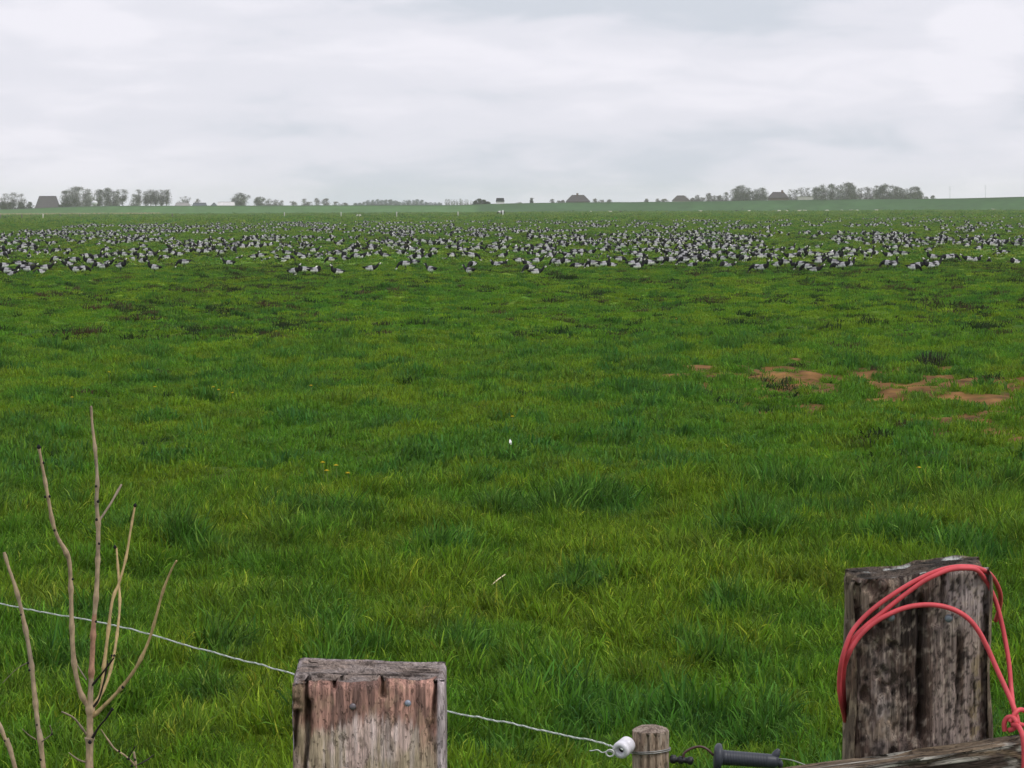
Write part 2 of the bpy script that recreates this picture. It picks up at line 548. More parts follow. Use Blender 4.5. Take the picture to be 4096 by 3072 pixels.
def spread(y0, y1, per_m2, margin):
    """random points over the strip of field between two distances"""
    w1 = 2 * (margin + 0.185 * y1)
    n = int(per_m2 * w1 * (y1 - y0))
    y = rng.uniform(y0, y1, n); x = rng.uniform(-w1 / 2, w1 / 2, n)
    k = np.abs(x) < margin + 0.185 * y
    return x[k], y[k]

def lawn(name, label, y0, y1, per_m2, margin, templates, base, vary, tilt):
    x, y = spread(y0, y1, per_m2, margin)
    b = bare(x, y)
    keep = rng.random(len(x)) > sstep(.12, .6, b) * .95
    thin = fbm(x / 0.5, y / 0.6, 71, 2)
    keep &= rng.random(len(x)) < (0.42 + 1.2 * sstep(0.32, 0.58, thin))
    x = x[keep]; y = y[keep]; b = b[keep]
    z = height(x, y)
    if y0 > 300:
        fl = sstep(350, 600, y); z = z * (1 - fl) + FIELD * fl
    lu = lushness(x, y)
    s = base * (0.55 + 1.2 * vary * sstep(.25, .75, fbm(x / 0.40, y / 0.5, 81, 3))) * (1 + 0.55 * lu) * rng.uniform(0.8, 1.2, len(x)) * (1 - 0.6 * b)
    sc = np.stack([s ** 0.6 * base ** 0.4, s ** 0.6 * base ** 0.4, s], 1)
    t = turf_tint(x, y) * rng.uniform(0.82, 1.2, (len(x), 1)) * (1 + rng.normal(0, 0.05, (len(x), 3)))
    scatter(name, label, templates, x, y, z, sc, np.clip(t, 0.004, 1), tilt)

near_t = [tuft_mesh('near_tuft', 26, 0.075, 0.08, 0.23, 0.0082, 1.1, 100 + i, .5) for i in range(8)]
mid_t = [tuft_mesh('mid_tuft', 36, 0.12, 0.05, 0.13, 0.0125, 1.1, 200 + i, .42, .03) for i in range(6)]
far_t = [tuft_mesh('far_tuft', 50, 0.22, 0.03, 0.075, 0.022, 1.0, 300 + i, .25, .0) for i in range(5)]
dist_t = [tuft_mesh('distant_tuft', 50, 0.60, 0.03, 0.075, 0.07, 1.0, 400 + i, .2, .0) for i in range(4)]
rem_t = [tuft_mesh('remote_tuft', 50, 1.6, 0.08, 0.20, 0.20, 1.0, 500 + i, .2, .0) for i in range(4)]
tus_t = [tuft_mesh('tussock', 130, 0.22, 0.07, 0.18, 0.010, 1.15, 600 + i, .35, .02) for i in range(5)]
def fresh(ts):
    out = [t.copy() for t in ts]
    for t in out: t.materials.clear()
    return out
lawn('bank_grass', 'grass on the bank that falls from the fence to the pasture', 3.2, 13.0, 110, 2.0, near_t, 0.75, 0.8, 0.2)
lawn('long_grass', 'long loose green grass of the pasture just beyond the electric fence', 13.0, 31.0, 250, 1.6, fresh(near_t), 0.80, 1.0, 0.45)
lawn('meadow_grass', 'tufted green grass in the middle of the pasture around the bare earth strip', 31.0, 64.0, 105, 2.0, mid_t, 0.85, 1.0, 0.35)
lawn('grazed_grass', 'short grazed turf in front of and among the nearer geese', 64.0, 150.0, 28, 3.0, far_t, 0.85, 0.9, 0.2)
lawn('distant_grass', 'short turf under and behind the far part of the flock', 150.0, 520.0, 1.5, 5.0, dist_t, 0.95, 0.9, 0.15)
lawn('remote_grass', 'pasture turf between the far geese and the dike', 520.0, 1320.0, 0.16, 8.0, rem_t, 1.0, 0.9, 0.1)
def tussocks():
    """single tussocks, some rusty; most tinted dark to paint the shade of turf hollows"""
    xs, ys = [], []
    for y0, y1, dn in ((30, 64, .55), (64, 150, 2.2), (150, 300, .55), (300, 520, .10)):
        x, y = spread(y0, y1, dn, 3.0); xs.append(x); ys.append(y)
    x = np.concatenate(xs); y = np.concatenate(ys)
    k = rng.random(len(x)) < .15 + 1.2 * sstep(.40, .66, fbm(x / 2.5, y / 9.0, 88, 2))
    p = G(3740, 1475); x = np.append(x[k], [p.x, p.x + .12, p.x - .1]); y = np.append(y[k], [p.y, p.y + .2, p.y + .1])
    n = len(x); s = rng.uniform(.45, 1.15, n) * (1 + .35 * sstep(60, 250, y)); s[-3:] = 1.9
    t = np.array((0.020, 0.046, 0.010)) + rng.random((n, 1)) ** 2.5 * (np.array((0.085, 0.058, 0.028)) - np.array((0.020, 0.046, 0.010)))  # dark tint paints the shade of turf hollows; brown is rusty grass
    t[-3:] = (0.035, 0.042, 0.02)
    sx = s * rng.uniform(.9, 2.6, n); sx[-3:] = 1.2
    sc = np.stack([sx, s * rng.uniform(.8, 1.2, n), s * rng.uniform(.7, 1.2, n)], 1)
    o = scatter('tussock_shade_grass', 'rusty tussocks and tufts coloured dark as the shade of hollows in the pasture', tus_t, x, y, height(x, y) - .01, sc, t, .1)
tussocks()

# ------------------------------------------------------------------ the dike and the farm mound behind the pasture
def interp(u, pts):
    return float(np.interp(u, [p[0] for p in pts], [p[1] for p in pts]))
DIKE_D = [(-1500, 1500), (0, 1480), (2048, 1400), (4096, 1250), (6000, 1150)]
CREST_V = [(-1500, 846), (-200, 840), (60, 836), (300, 826), (460, 823), (1000, 822), (1400, 821), (1850, 820),
           (2000, 814), (2263, 810), (2700, 807), (3100, 801), (3700, 795), (3850, 793), (4096, 787), (6000, 765)]
def build_dike():
    us = np.linspace(-1500, 6000, 220)
    V = []; C = []
    prof = [(-46, 0.0), (-40, 0.10), (-26, 0.42), (-12, 0.80), (-3, 0.98), (0, 1.0), (3, 0.99), (14, 0.55), (30, 0.0)]
    for u in us:
        d = interp(u, DIKE_D)
        top = P(u, interp(u, CREST_V), d)
        hgt = max(top.z - FIELD, 0.15)
        hgt += 0.10 * (float(noise(u / 60.0, 3.3, 5)) - 0.5)
        for off, k in prof:
            y = d + off
            x = top.x * (y / d)
            V.append((x, y, FIELD - 0.06 + k * (hgt + 0.06)))
            g = 0.85 + 0.3 * float(noise(u / 45.0, off / 9.0, 8))
            t = float(noise(u / 150.0, off / 14.0, 12))
            c = np.array((0.046, 0.105, 0.034)) * g * (1 + 0.25 * (t - 0.5))
            if u < 1900 and -44 < off < -10:                      # paler mown grass on the farm mound side
                c = c * 1.25 + np.array((0.012, 0.02, 0.0))
            if off in (-3, 0, 3):
                c = c * 0.72                                       # rough dark growth along the crown
            C.append(c)
    n = len(prof); r = len(us)
    idx = np.arange(n * r).reshape(r, n)
    Q = np.stack([idx[:-1, :-1], idx[1:, :-1], idx[1:, 1:], idx[:-1, 1:]], -1).reshape(-1, 4)
    o = obj('dike', quad_mesh('dike', V, Q, np.array(C)), M['dike'])
    tag(o, kind='structure')
build_dike()

def sliver_field(name, label, cat, pts, h, w, color, mat, parent=None):
    """many upright blades (reeds) as one mesh"""
    mb = MB()
    for (x, y, z) in pts:
        hh = h * random.uniform(0.6, 1.1); a = random.uniform(0, 3.14)
        dx, dy = math.cos(a) * w / 2, math.sin(a) * w / 2
        l = random.gauss(0, 0.12) * hh
        k = random.uniform(0.8, 1.15)
        mb.add([(x-dx, y-dy, z), (x+dx, y+dy, z), (x+l, y, z+hh)], [(0, 1, 2)], tuple(c * k for c in color))
    o = mb.build(name, mat, smooth=False)
    return tag(o, label, cat, kind='stuff')
reed = []
for i in range(3500):
    u = random.uniform(-500, 640)
    d = random.uniform(1330, 1370)
    p = P(u, 842, d)
    reed.append((p.x, d, FIELD - 0.05))
sliver_field('reed_strip', 'strip of pale dry reeds at the foot of the farm mound', 'reeds', reed, 1.1, 0.5, (0.40, 0.33, 0.20), M['twig'])

# ------------------------------------------------------------------ far trees
def far_tree(u, vtop, width_px, d, label, group=None, leaf=0.5, color=(0.085, 0.095, 0.060), trunk_px=None, name='tree',
             density=1.0, base_z=None, low=0.22, seed=None):
    """a spring tree: trunk and limbs, and a crown of fine twigs and young leaf clumps"""
    r = random.Random(seed if seed is not None else int(u * 7 + vtop))
    zb = FIELD if base_z is None else base_z
    top = P(u, vtop, d)
    H = top.z - zb; W = width_px * d / F
    root = empty(name, (top.x, d, zb))
    tag(root, label, 'tree' if name == 'tree' else 'bush', group)
    tk = MB(); cr = MB()
    tr = max(0.10, 0.018 * H)
    bark = (0.12, 0.11, 0.10)
    lean = r.uniform(-0.04, 0.04) * H
    zt = H * 0.72
    tk.tube([(0, 0, -0.2), (lean*.3, 0, zt*.35), (lean*.8, 0, zt*.75), (lean, 0, zt)], [tr*1.25, tr, tr*.6, tr*.25], 6, bark)
    tips = []
    nl = int(9 + 6 * density)
    for i in range(nl):
        z0 = H * r.uniform(low * 0.7, 0.55)
        a = r.uniform(0, 6.283)
        q = math.sqrt(r.uniform(0.1, 1.0))
        el = r.random()
        ze = H * (low + (0.97 - low) * (el ** 0.8))
        rel = (ze / H - low) / (1 - low)
        prof = math.sin(math.pi * min(max(0.12 + 0.80 * rel, 0), 1)) ** 0.55
        ex, ey = math.cos(a) * q * W / 2 * prof, math.sin(a) * q * W / 2 * prof
        x0 = lean * z0 / zt
        midp = (x0 + ex * .45, ey * .45, z0 + (ze - z0) * .35)
        tk.tube([(x0, 0, z0), midp, (ex * .9, ey * .9, ze)], [tr * .45, tr * .28, tr * .08], 5, bark)
        tips.append((ex * .9, ey * .9, ze)); tips.append(midp)
    tips.append((lean, 0, H * 0.95)); tips.append((lean * .7, 0, H * .72))
    # twigs: slim slivers fanning from the limb ends
    for t in tips:
        n = int(16 * density)
        for k in range(n):
            dr = Vector((r.gauss(0, 1), r.gauss(0, 1), r.gauss(0.7, 0.8))).normalized() * r.uniform(0.08, 0.20) * H
            b = Vector(t) + Vector((r.gauss(0, .03), r.gauss(0, .03), r.gauss(0, .03))) * H
            s = dr.cross(Vector((r.random(), r.random(), r.random()))).normalized() * 0.055
            if b.z + dr.z > H * 1.0: dr.z = H - b.z
            cr.add([b - s, b + s, b + dr], [(0, 1, 2)], (0.17, 0.155, 0.14))
    # young leaves: small tilted faces in loose clumps
    nleaf = int(leaf * 95)
    for t in tips:
        c0 = Vector(t)
        cs = r.uniform(0.06, 0.12) * H
        k0 = r.uniform(0.7, 1.3)
        for k in range(int(nleaf * r.uniform(0.5, 1.4))):
            p = c0 + Vector((r.gauss(0, cs), r.gauss(0, cs), r.gauss(0, cs * 0.8)))
            zc_ = H * (1 + low) / 2; hz_ = H * (1 - low) / 2
            if p.z < 0.05 or (p.x / (W * .54)) ** 2 + (p.y / (W * .54)) ** 2 + (max(p.z - zc_, (zc_ - p.z) * .7) / hz_) ** 2 > 1.05 + .25 * r.random(): continue
            sz = r.uniform(0.10, 0.26)
            n = Vector((r.gauss(0, 1), r.gauss(0, 1), r.gauss(0.4, 1))).normalized()
            a = n.orthogonal().normalized() * sz; b = n.cross(a)
            kk = k0 * r.uniform(0.75, 1.25)
            cr.add([p - a, p - b * .7, p + a, p + b * .7], [(0, 1, 2, 3)], tuple(c * kk for c in color))
    tk.build('trunk', M['twig'], root)
    cr.build('crown', M['twig'], root, smooth=False)
    return root

def low_bush(u, vtop, width_px, d, label, group=None, color=(0.075, 0.085, 0.060), leaf=0.9, base_z=None, seed=None):
    return far_tree(u, vtop, width_px, d, label, group, leaf, color, name='bush', density=0.9, base_z=base_z, low=0.08, seed=seed)

C1 = lambda x, y: (x / 2.16, 700 + y / 2.16)
C2 = lambda x, y: (1024 + x / 2.16, 700 + y / 2.16)
C3 = lambda x, y: (2048 + x / 2.16, 700 + y / 2.16)
C4 = lambda x, y: (3072 + x / 2.16, 700 + y / 2.16)
GRYG = (0.205, 0.215, 0.185); BARE = (0.24, 0.23, 0.22); GREEN = (0.085, 0.115, 0.050)

g = 'bare trees beyond the big thatched barn'
for x, yt, w in ((40, 158, 110), (110, 148, 120), (180, 165, 110)):
    u, v = C1(x, yt); far_tree(u, v, w / 2.16, 1560, 'bare thin-branched tree on the far side of the big dark barn', g, 0.15, BARE, density=1.3)
g = 'bushes at the foot of the bare trees'
for x, yt, w in ((20, 232, 90), (90, 238, 110), (170, 235, 110), (250, 232, 110), (540, 240, 110), (600, 248, 100)):
    u, v = C1(x, yt); low_bush(u, v, w / 2.16, 1530, 'low dark bush under the bare thin-branched trees beyond the big dark barn' if x < 300 else 'low dark bush under the broad pale tree next to the big dark barn', g + (' and barn' if x < 300 else ' and broad tree'))
u, v = C1(655, 103); far_tree(u, v, 250 / 2.16, 1540, 'broad pale grey-green tree next to the big dark barn, tallest crown there', None, 1.6, GRYG, density=1.7, low=0.12)
u, v = C1(575, 135); far_tree(u, v, 150 / 2.16, 1545, 'smaller grey-green tree leaning over the roof end of the big dark barn', None, 1.4, GRYG, density=1.4, low=0.12)
u, v = C1(750, 122); far_tree(u, v, 120 / 2.16, 1550, 'grey-green tree between the broad pale tree and the white tank', None, 1.3, GRYG, density=1.4, low=0.12)
g = 'trees behind the white tank'
for x, yt, w in ((855, 125, 120), (935, 116, 130), (1000, 140, 90)):
    u, v = C1(x, yt); far_tree(u, v, w / 2.16, 1560, 'dense grey-green tree in the clump next to the white tank', g, 1.2, GRYG, density=1.5, low=0.12)
u, v = C1(1052, 122); far_tree(u, v, 120 / 2.16, 1540, 'open round-crowned tree showing sky and its trunk, next to the white tank clump', None, 0.35, GRYG, density=1.2, low=0.45)
u, v = C1(1160, 168); low_bush(u, v, 120 / 2.16, 1535, 'rounded grey-green bush between the open tree and the avenue', None, GRYG)
g = 'avenue of tall bare trees'
for x, yt, w in ((1195, 128, 75), (1262, 126, 80), (1300, 122, 85), (1345, 124, 80), (1390, 120, 85), (1440, 124, 95)):
    u, v = C1(x, yt + random.uniform(-6, 12)); far_tree(u, v, w / 2.16, 1540, 'tall slim tree with bare trunk in the close row beside the low farm sheds', g, 0.30, GRYG, density=1.2, low=0.42)
u, v = C1(1605, 183); far_tree(u, v, 160 / 2.16, 1580, 'bare rounded tree rising behind the low farmhouse with the ochre wall', None, 0.12, BARE, density=1.3, low=0.2)
u, v = C1(1700, 205); low_bush(u, v, 80 / 2.16, 1570, 'thin bare bush by the low farmhouse gable', None, BARE, 0.2)
u, v = C1(2080, 157); far_tree(u, v, 190 / 2.16, 1560, 'broad dark tree standing by the pale roofed shed', None, 1.5, GRYG, density=1.6, low=0.1)
u, v = C2(35, 190); far_tree(u, v, 110 / 2.16, 1600, 'compact dark round tree on the field edge next after the shed tree', None, 1.5, GRYG, density=1.3, low=0.1)
g = 'thin hedge trees along the field edge'
for x, yt, w in ((110, 205, 70), (165, 212, 80), (225, 222, 70), (320, 228, 90), (415, 206, 70), (460, 232, 80), (525, 202, 70), (605, 205, 90), (690, 232, 90), (760, 240, 90)):
    u, v = C2(x, yt); low_bush(u, v, w / 2.16, 1750, 'thin hazy hedgerow tree low on the skyline between farm and far wood', g, BARE, 0.6)
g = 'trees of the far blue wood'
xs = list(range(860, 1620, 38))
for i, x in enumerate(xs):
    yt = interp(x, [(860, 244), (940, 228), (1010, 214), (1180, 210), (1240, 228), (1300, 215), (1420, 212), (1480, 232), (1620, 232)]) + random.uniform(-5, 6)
    u, v = C2(x, yt); far_tree(u, v, 62 / 2.16, 2500, 'faint blue-grey tree in the very distant wood', g, 1.0, (0.21, 0.235, 0.26), density=1.2, low=0.05)  # distance haze is painted into the blue-grey leaf colour
g = 'faint bare row'
for i, x in enumerate(range(1640, 1860, 24)):
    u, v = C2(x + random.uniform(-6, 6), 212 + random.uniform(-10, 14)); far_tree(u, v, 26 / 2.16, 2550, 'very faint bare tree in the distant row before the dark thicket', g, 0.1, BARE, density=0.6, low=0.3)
g = 'bushes of the dark thicket'
for x, yt, w in ((1895, 226, 60), (1925, 205, 70), (1965, 216, 70), (2005, 232, 60)):
    u, v = C2(x, yt); low_bush(u, v, w / 2.16, 1480, 'dark bush in the thicket next to the hut on the dike', g, (0.06, 0.07, 0.05), 1.3)
u, v = C3(168, 198); far_tree(u, v, 28 / 2.16, 1440, 'lone slim dark conifer on the crown of the dike', None, 1.2, (0.035, 0.045, 0.035), density=1.0, low=0.05)
g = 'low bushes behind the dike'
for x, yt, w in ((60, 236, 80), (345, 210, 50), (400, 222, 80), (440, 216, 40), (715, 206, 50), (770, 214, 80), (840, 212, 80), (1160, 205, 40), (1260, 205, 50), (1320, 208, 90)):
    u, v = C3(x, yt); low_bush(u, v, w / 2.16, 1620, 'low hazy bush peeping over the dike crown by the hipped farmhouse', g, BARE, 0.7)
g = 'bushes around the small thatched house'
for x, yt, w in ((1495, 180, 70), (1560, 200, 80), (1600, 172, 50), (1640, 195, 80), (1700, 158, 60), (1745, 180, 90), (1800, 178, 90), (1845, 150, 60)):
    u, v = C3(x, yt); low_bush(u, v, w / 2.16, 1520, 'bushy grey tree between the small thatched house and the tall clump', g, BARE, 0.8)
g = 'tall clump of grey trees behind the dike'
for x, yt, w in ((1930, 118, 110), (1985, 92, 130), (2040, 112, 110), (2110, 128, 110), (2165, 112, 120)):
    u, v = C3(x, yt); far_tree(u, v, w / 2.16, 1500, 'full grey-green tree in the clump between the two dike farmhouses', g, 1.5, GRYG, density=1.6, low=0.08)
g = 'bare trees past the long dark roof'
for x, yt, w in ((190, 122, 80), (240, 126, 80), (290, 108, 90), (345, 112, 90)):
    u, v = C4(x, yt); far_tree(u, v, w / 2.16, 1540, 'airy bare tree just past the long dark farmhouse roof', g, 0.15, BARE, density=1.3, low=0.15)
g = 'big leafing trees on the dike'
for x, yt, w in ((420, 105, 100), (475, 86, 120), (560, 78, 110), (620, 88, 120), (685, 66, 140), (735, 95, 100), (950, 92, 100), (1005, 82, 120), (1075, 90, 110), (1130, 108, 110), (1200, 120, 110), (1265, 104, 120), (1310, 140, 80)):
    u, v = C4(x, yt); far_tree(u, v, w / 2.16, 1480, 'big full-crowned leafing tree in the wood that ends the dike skyline', g, 1.4, GRYG, density=1.6, low=0.08)
g = 'bare trees inside the dike wood'
for x, yt, w in ((800, 112, 80), (850, 104, 90), (895, 110, 80)):
    u, v = C4(x, yt); far_tree(u, v, w / 2.16, 1500, 'paler bare tree in the gap of the dike wood', g, 0.2, BARE, density=1.3, low=0.1)
g = 'last low bushes of the dike wood'
for x, yt, w in ((1365, 188, 60), (1425, 178, 50)):
    u, v = C4(x, yt); low_bush(u, v, w / 2.16, 1500, 'low bush on the dike crown just past the end of the wood', g, GRYG)

# ------------------------------------------------------------------ far buildings
def house(name, label, u0, u1, vtop, d, eaves, depth, hip, wall_c, roof_c, cat='house', base_z=FIELD, chimney=None, wins=4, ridge=None):
    a = P(u0, vtop, d); b = P(u1, vtop, d)
    cxm = (a.x + b.x) / 2; W = b.x - a.x; zt = a.z - base_z
    root = empty(name, (cxm, d, base_z)); tag(root, label, cat)
    w = MB(); w.box((-W/2*.94, -depth/2*.94, -0.3), (W/2*.94, depth/2*.94, eaves + .05), wall_c)
    w.build('wall', M['paint'], root, smooth=False)
    r = MB(); hx = W/2 - hip
    V = [(-W/2, -depth/2, eaves), (W/2, -depth/2, eaves), (W/2, depth/2, eaves), (-W/2, depth/2, eaves),
         (-hx, 0, zt), (hx, 0, zt)]
    r.add(V, [(0, 1, 5, 4), (2, 3, 4, 5), (1, 2, 5), (3, 0, 4), (3, 2, 1, 0)], roof_c)
    rf = r.build('roof', M['paint'], root, smooth=False)
    rg = MB(); rg.box((-hx, -.25, zt - .12), (hx, .25, zt + .10), tuple(c * .8 for c in roof_c)); rg.build('ridge', M['paint'], rf, smooth=False)
    if chimney is not None:
        c = MB(); x = chimney * W; c.box((x - .45, -.45, zt - 1.0), (x + .45, .45, zt + .95), (0.16, 0.11, 0.09)); c.build('chimney', M['paint'], rf, smooth=False)
    for i in range(wins):
        x = W * .94 * (-.5 + (i + .5) / wins)
        if i == wins // 2:
            m_ = MB(); m_.box((x-.55, -depth/2*.94-.06, -.2), (x+.55, -depth/2*.94+.02, min(2.1, eaves-.1)), (0.05, 0.07, 0.05)); m_.build('door', M['paint'], root, smooth=False)
        else:
            m_ = MB(); m_.box((x-.5, -depth/2*.94-.05, .8), (x+.5, -depth/2*.94+.02, min(2.0, eaves-.15)), (0.03, 0.035, 0.04)); m_.build('window', M['paint'], root, smooth=False)
    return root
house('barn', 'big dark barn with a steep hipped roof beside the broad pale tree', 144, 237, 785, 1530, 2.6, 12, 1.5, (0.10, 0.075, 0.065), (0.085, 0.075, 0.078), 'barn')
house('farmhouse', 'low grey-roofed farmhouse with an ochre wall before a bare tree', 695, 765, 811, 1530, 2.4, 8, 1.2, (0.42, 0.30, 0.20), (0.30, 0.28, 0.28), 'house')
house('annex', 'short grey roofed annex between the ochre walled farmhouse and the shed', 765, 832, 812, 1540, 2.2, 7, 1.0, (0.25, 0.22, 0.20), (0.11, 0.12, 0.14), 'house', wins=2)
house('gabled_shed', 'dark grey gabled shed in front of the pale long roof', 832, 880, 812, 1525, 2.2, 8, 2.5, (0.12, 0.12, 0.13), (0.10, 0.11, 0.12), 'shed', wins=2)
house('long_shed', 'long shed with a pale sheet roof beside the broad dark tree', 868, 940, 808, 1535, 2.6, 10, 0.4, (0.20, 0.20, 0.20), (0.62, 0.60, 0.60), 'shed', wins=3)
house('hipped_farmhouse', 'large dark farmhouse with a high hipped roof and one chimney alone on the dike', 2262, 2361, 781, 1430, 4.3, 12, 2.8, (0.14, 0.10, 0.09), (0.070, 0.062, 0.062), 'house', base_z=1.5 - 2.2, chimney=-0.02, wins=5)
house('thatched_house', 'small dark hip-roofed house half hidden by bushes on the dike', 2688, 2757, 783, 1430, 4.4, 9, 2.2, (0.35, 0.32, 0.30), (0.075, 0.065, 0.062), 'house', base_z=-0.6, wins=3)
house('long_farmhouse', 'long farmhouse with a steep dark roof among trees on the dike', 3073, 3153, 769, 1430, 5.2, 10, 2.0, (0.13, 0.10, 0.09), (0.075, 0.065, 0.068), 'house', base_z=-0.3, chimney=0.2)
house('low_outbuilding', 'low pale outbuilding under the bare trees past the long dark roof', 3188, 3250, 788, 1425, 5.0, 7, 0.6, (0.45, 0.43, 0.42), (0.10, 0.10, 0.11), 'shed', base_z=0.4, wins=3)
hut = house('hut', 'small white hut with a black roof standing on the dike', 1983, 2018, 793, 1400, 4.35, 5, 0.3, (0.72, 0.70, 0.70), (0.018, 0.018, 0.022), 'hut', base_z=1.8 - 2.4, wins=1)

def white_tank():
    p = P(378, 812, 1500); root = empty('water_tank', (p.x, 1500, FIELD)); tag(root, 'round white water tank raised on legs between the grey trees', 'tank')
    zc = P(378, 809, 1500).z - FIELD
    t = MB(); t.lathe((0, 0, zc - 1.5), (0, 0, 1), [(0, .2), (.15, 1.0), (1.0, 1.5), (1.8, 1.4), (2.2, .7), (2.3, .1)], 16, (0.66, 0.66, 0.68)); t.build('vessel', M['paint'], root)
    for sx in (-.8, .8):
        for sy in (-.8, .8):
            l = MB(); l.tube([(sx, sy, -.2), (sx, sy, zc - .6)], .14, 6, (0.25, 0.25, 0.26)); l.build('leg', M['paint'], root)
white_tank()

for u, vt, lab in ((3800, 746, 'thin pale mast beyond the dike close to the end of the wood'), (3942, 741, 'thin pale mast beyond the bare stretch of dike away from the wood')):
    p = P(u, vt, 1900); mb = MB()
    mb.tube([(0, 0, -.2), (0, 0, p.z - FIELD)], [.16, .07], 6, (0.42, 0.43, 0.46))
    for k in range(3): mb.tube([(-.8, 0, (p.z - FIELD) * (1 - .07 * k)), (.8, 0, (p.z - FIELD) * (1 - .07 * k))], .05, 5, (0.42, 0.43, 0.46))
    o = mb.build('mast', M['paint'], None, (p.x, 1900, FIELD)); tag(o, lab, 'mast')

# ------------------------------------------------------------------ fence posts and livestock on the far pasture
def gz(x, y):
    z = float(height(np.array([x]), np.array([y]))[0]); fl = float(sstep(350, 600, y))
    return z * (1 - fl) + FIELD * fl
def far_post(u, vb, h, w, c, lab, grp):
    p = G(u, vb); mb = MB()
    mb.tube([(0, 0, -.2), (0, 0, h*.5), (random.gauss(0, .03), 0, h)], [w, w*.95, w*.85], 7, c)
    o = mb.build('fence_post', M['paint'], None, (p.x, p.y, gz(p.x, p.y))); tag(o, lab, 'post', grp)
for (x, y) in ((190, 385), (5, 385), (520, 372), (690, 372), (1490, 372)):
    u, v = C1(x, y); far_post(u, v, 1.35, .16, (0.13, 0.11, 0.10), 'weathered dark fence post across the pasture on the side of the big dark barn', 'dark fence posts far across the pasture')
u, v = C1(372, 382); far_post(u, v, 1.45, .16, (0.62, 0.58, 0.52), 'pale fence post across the pasture below the big dark barn', None)
for (x, y) in ((245, 372), (735, 370), (1215, 371), (1745, 370)):
    u, v = C2(x, y); far_post(u, v, 1.55, .14, (0.50, 0.48, 0.46), 'pale slim fence post far across the pasture below the blue wood', 'pale slim fence posts far across the pasture')
for (x, y) in ((1285, 310), (1310, 312), (1990, 318), (1420, 312)):
    u, v = C3(x, y); far_post(u, v, 1.6, .16, (0.10, 0.09, 0.09), 'dark fence post at the foot of the dike among the sheep', 'dark fence posts at the foot of the dike')

def loft(rings, n, thr=0.05, mid=None):
    """rings: (y, z, half width, half height, colour top, colour bottom); returns verts, faces, colours"""
    V = []; Fc = []; C = []
    m_ = len(rings)
    for i, (y, z, a, b, ct, cb) in enumerate(rings):
        j0 = max(i - 1, 0); j1 = min(i + 1, m_ - 1)
        ty, tz = rings[j1][0] - rings[j0][0], rings[j1][1] - rings[j0][1]
        L = math.hypot(ty, tz) or 1; ty /= L; tz /= L
        ny, nz = -tz, ty
        for k in range(n):
            th = 2 * math.pi * (k + .5) / n
            c, s = math.cos(th), math.sin(th)
            V.append((a * c, y + ny * b * s, z + nz * b * s))
            C.append(ct if s > thr else cb if s < -.2 or mid is None or ct == cb or ct == K else mid)
    for i in range(m_ - 1):
        for k in range(n):
            Fc.append((i*n+k, i*n+(k+1) % n, (i+1)*n+(k+1) % n, (i+1)*n+k))
    Fc.append(tuple(range(n))[::-1]); Fc.append(tuple((m_-1)*n + k for k in range(n)))
    return V, Fc, C

def beast_mesh(name, scale, body_c, patch_c, head_c, head_down):
    mb = MB()
    w = body_c; p = patch_c
    rings = [(-.62, .62, .05, .07, w, w), (-.56, .63, .17, .20, w, w), (-.35, .62, .25, .26, p, w), (-.05, .60, .27, .28, w, w),
             (.25, .61, .25, .26, p, p), (.45, .66, .17, .20, p, w)]
    if head_down: rings += [(.58, .60, .11, .12, head_c, head_c), (.70, .42, .09, .09, head_c, head_c), (.80, .26, .075, .07, head_c, head_c), (.86, .12, .05, .045, head_c, head_c)]
    else: rings += [(.56, .78, .11, .12, head_c, head_c), (.64, .92, .09, .10, head_c, head_c), (.76, .92, .08, .085, head_c, head_c), (.88, .84, .05, .05, head_c, head_c)]
    V, Fc, C = loft(rings, 10)
    b = len(mb.v); mb.v += V; mb.f += Fc; mb.c += C
    for y in (-.42, .34):
        for s in (-1, 1):
            kn = -.05 if y < 0 else .02
            mb.tube([(s*.13, y, .55), (s*.13, y - kn, .30), (s*.13, y + kn, .16), (s*.13, y, 0)], [.085, .05, .04, .045], 6, head_c)
    for s in (-1, 1):
        hy, hz = (.66, .50) if head_down else (.62, .98)
        mb.tube([(s*.06, hy, hz), (s*.16, hy - .02, hz + .02)], [.035, .012], 5, head_c)
    mb.tube([(0, -.62, .66), (0, -.68, .50), (0, -.67, .34)], [.035, .03, .02], 5, w)
    mb.v = [tuple(c * scale for c in q) for q in mb.v]
    return mesh_from(name, mb.v, mb.f, mb.c)
WOOL = (0.66, 0.62, 0.56); TAN = (0.50, 0.42, 0.34); BLK = (0.02, 0.019, 0.02)
sheep_g = beast_mesh('sheep', .95, WOOL, WOOL, (0.5, 0.47, 0.43), True)
sheep_s = beast_mesh('sheep', .95, WOOL, TAN, (0.5, 0.47, 0.43), False)
sheep_b = beast_mesh('sheep', 1.0, BLK, BLK, BLK, True)
def place_beast(name, me, u, v, rz, lab, cat, grp=None, z=None):
    p = G(u, v)
    if p.y > 1180:
        p = P(u, v, 1180)
    o = obj(name, me, M['fleece'], None, (p.x, p.y, gz(p.x, p.y)))
    o.rotation_euler.z = rz
    return tag(o, lab, cat, grp)
place_beast('cow', beast_mesh('cow', 1.65, BLK, (0.7, 0.69, 0.68), BLK, True), *C2(2118, 350), 1.57, 'black and white cow grazing alone across the pasture, below the hut', 'cow')
u, v = C2(2133, 354); far_post(u, v + 1, 1.75, .17, (0.75, 0.75, 0.76), 'bright white fence post by the black and white cow', None)
place_beast('sheep', sheep_b, *C3(937, 310), -1.57, 'black sheep grazing beside a white sheep in front of the dike', 'sheep')
place_beast('sheep', sheep_s, *C3(852, 312), 1.4, 'white sheep standing next to the black grazing sheep', 'sheep')
place_beast('sheep', sheep_b, *C3(1943, 297), 1.57, 'black sheep alone below the tall grey tree clump', 'sheep')
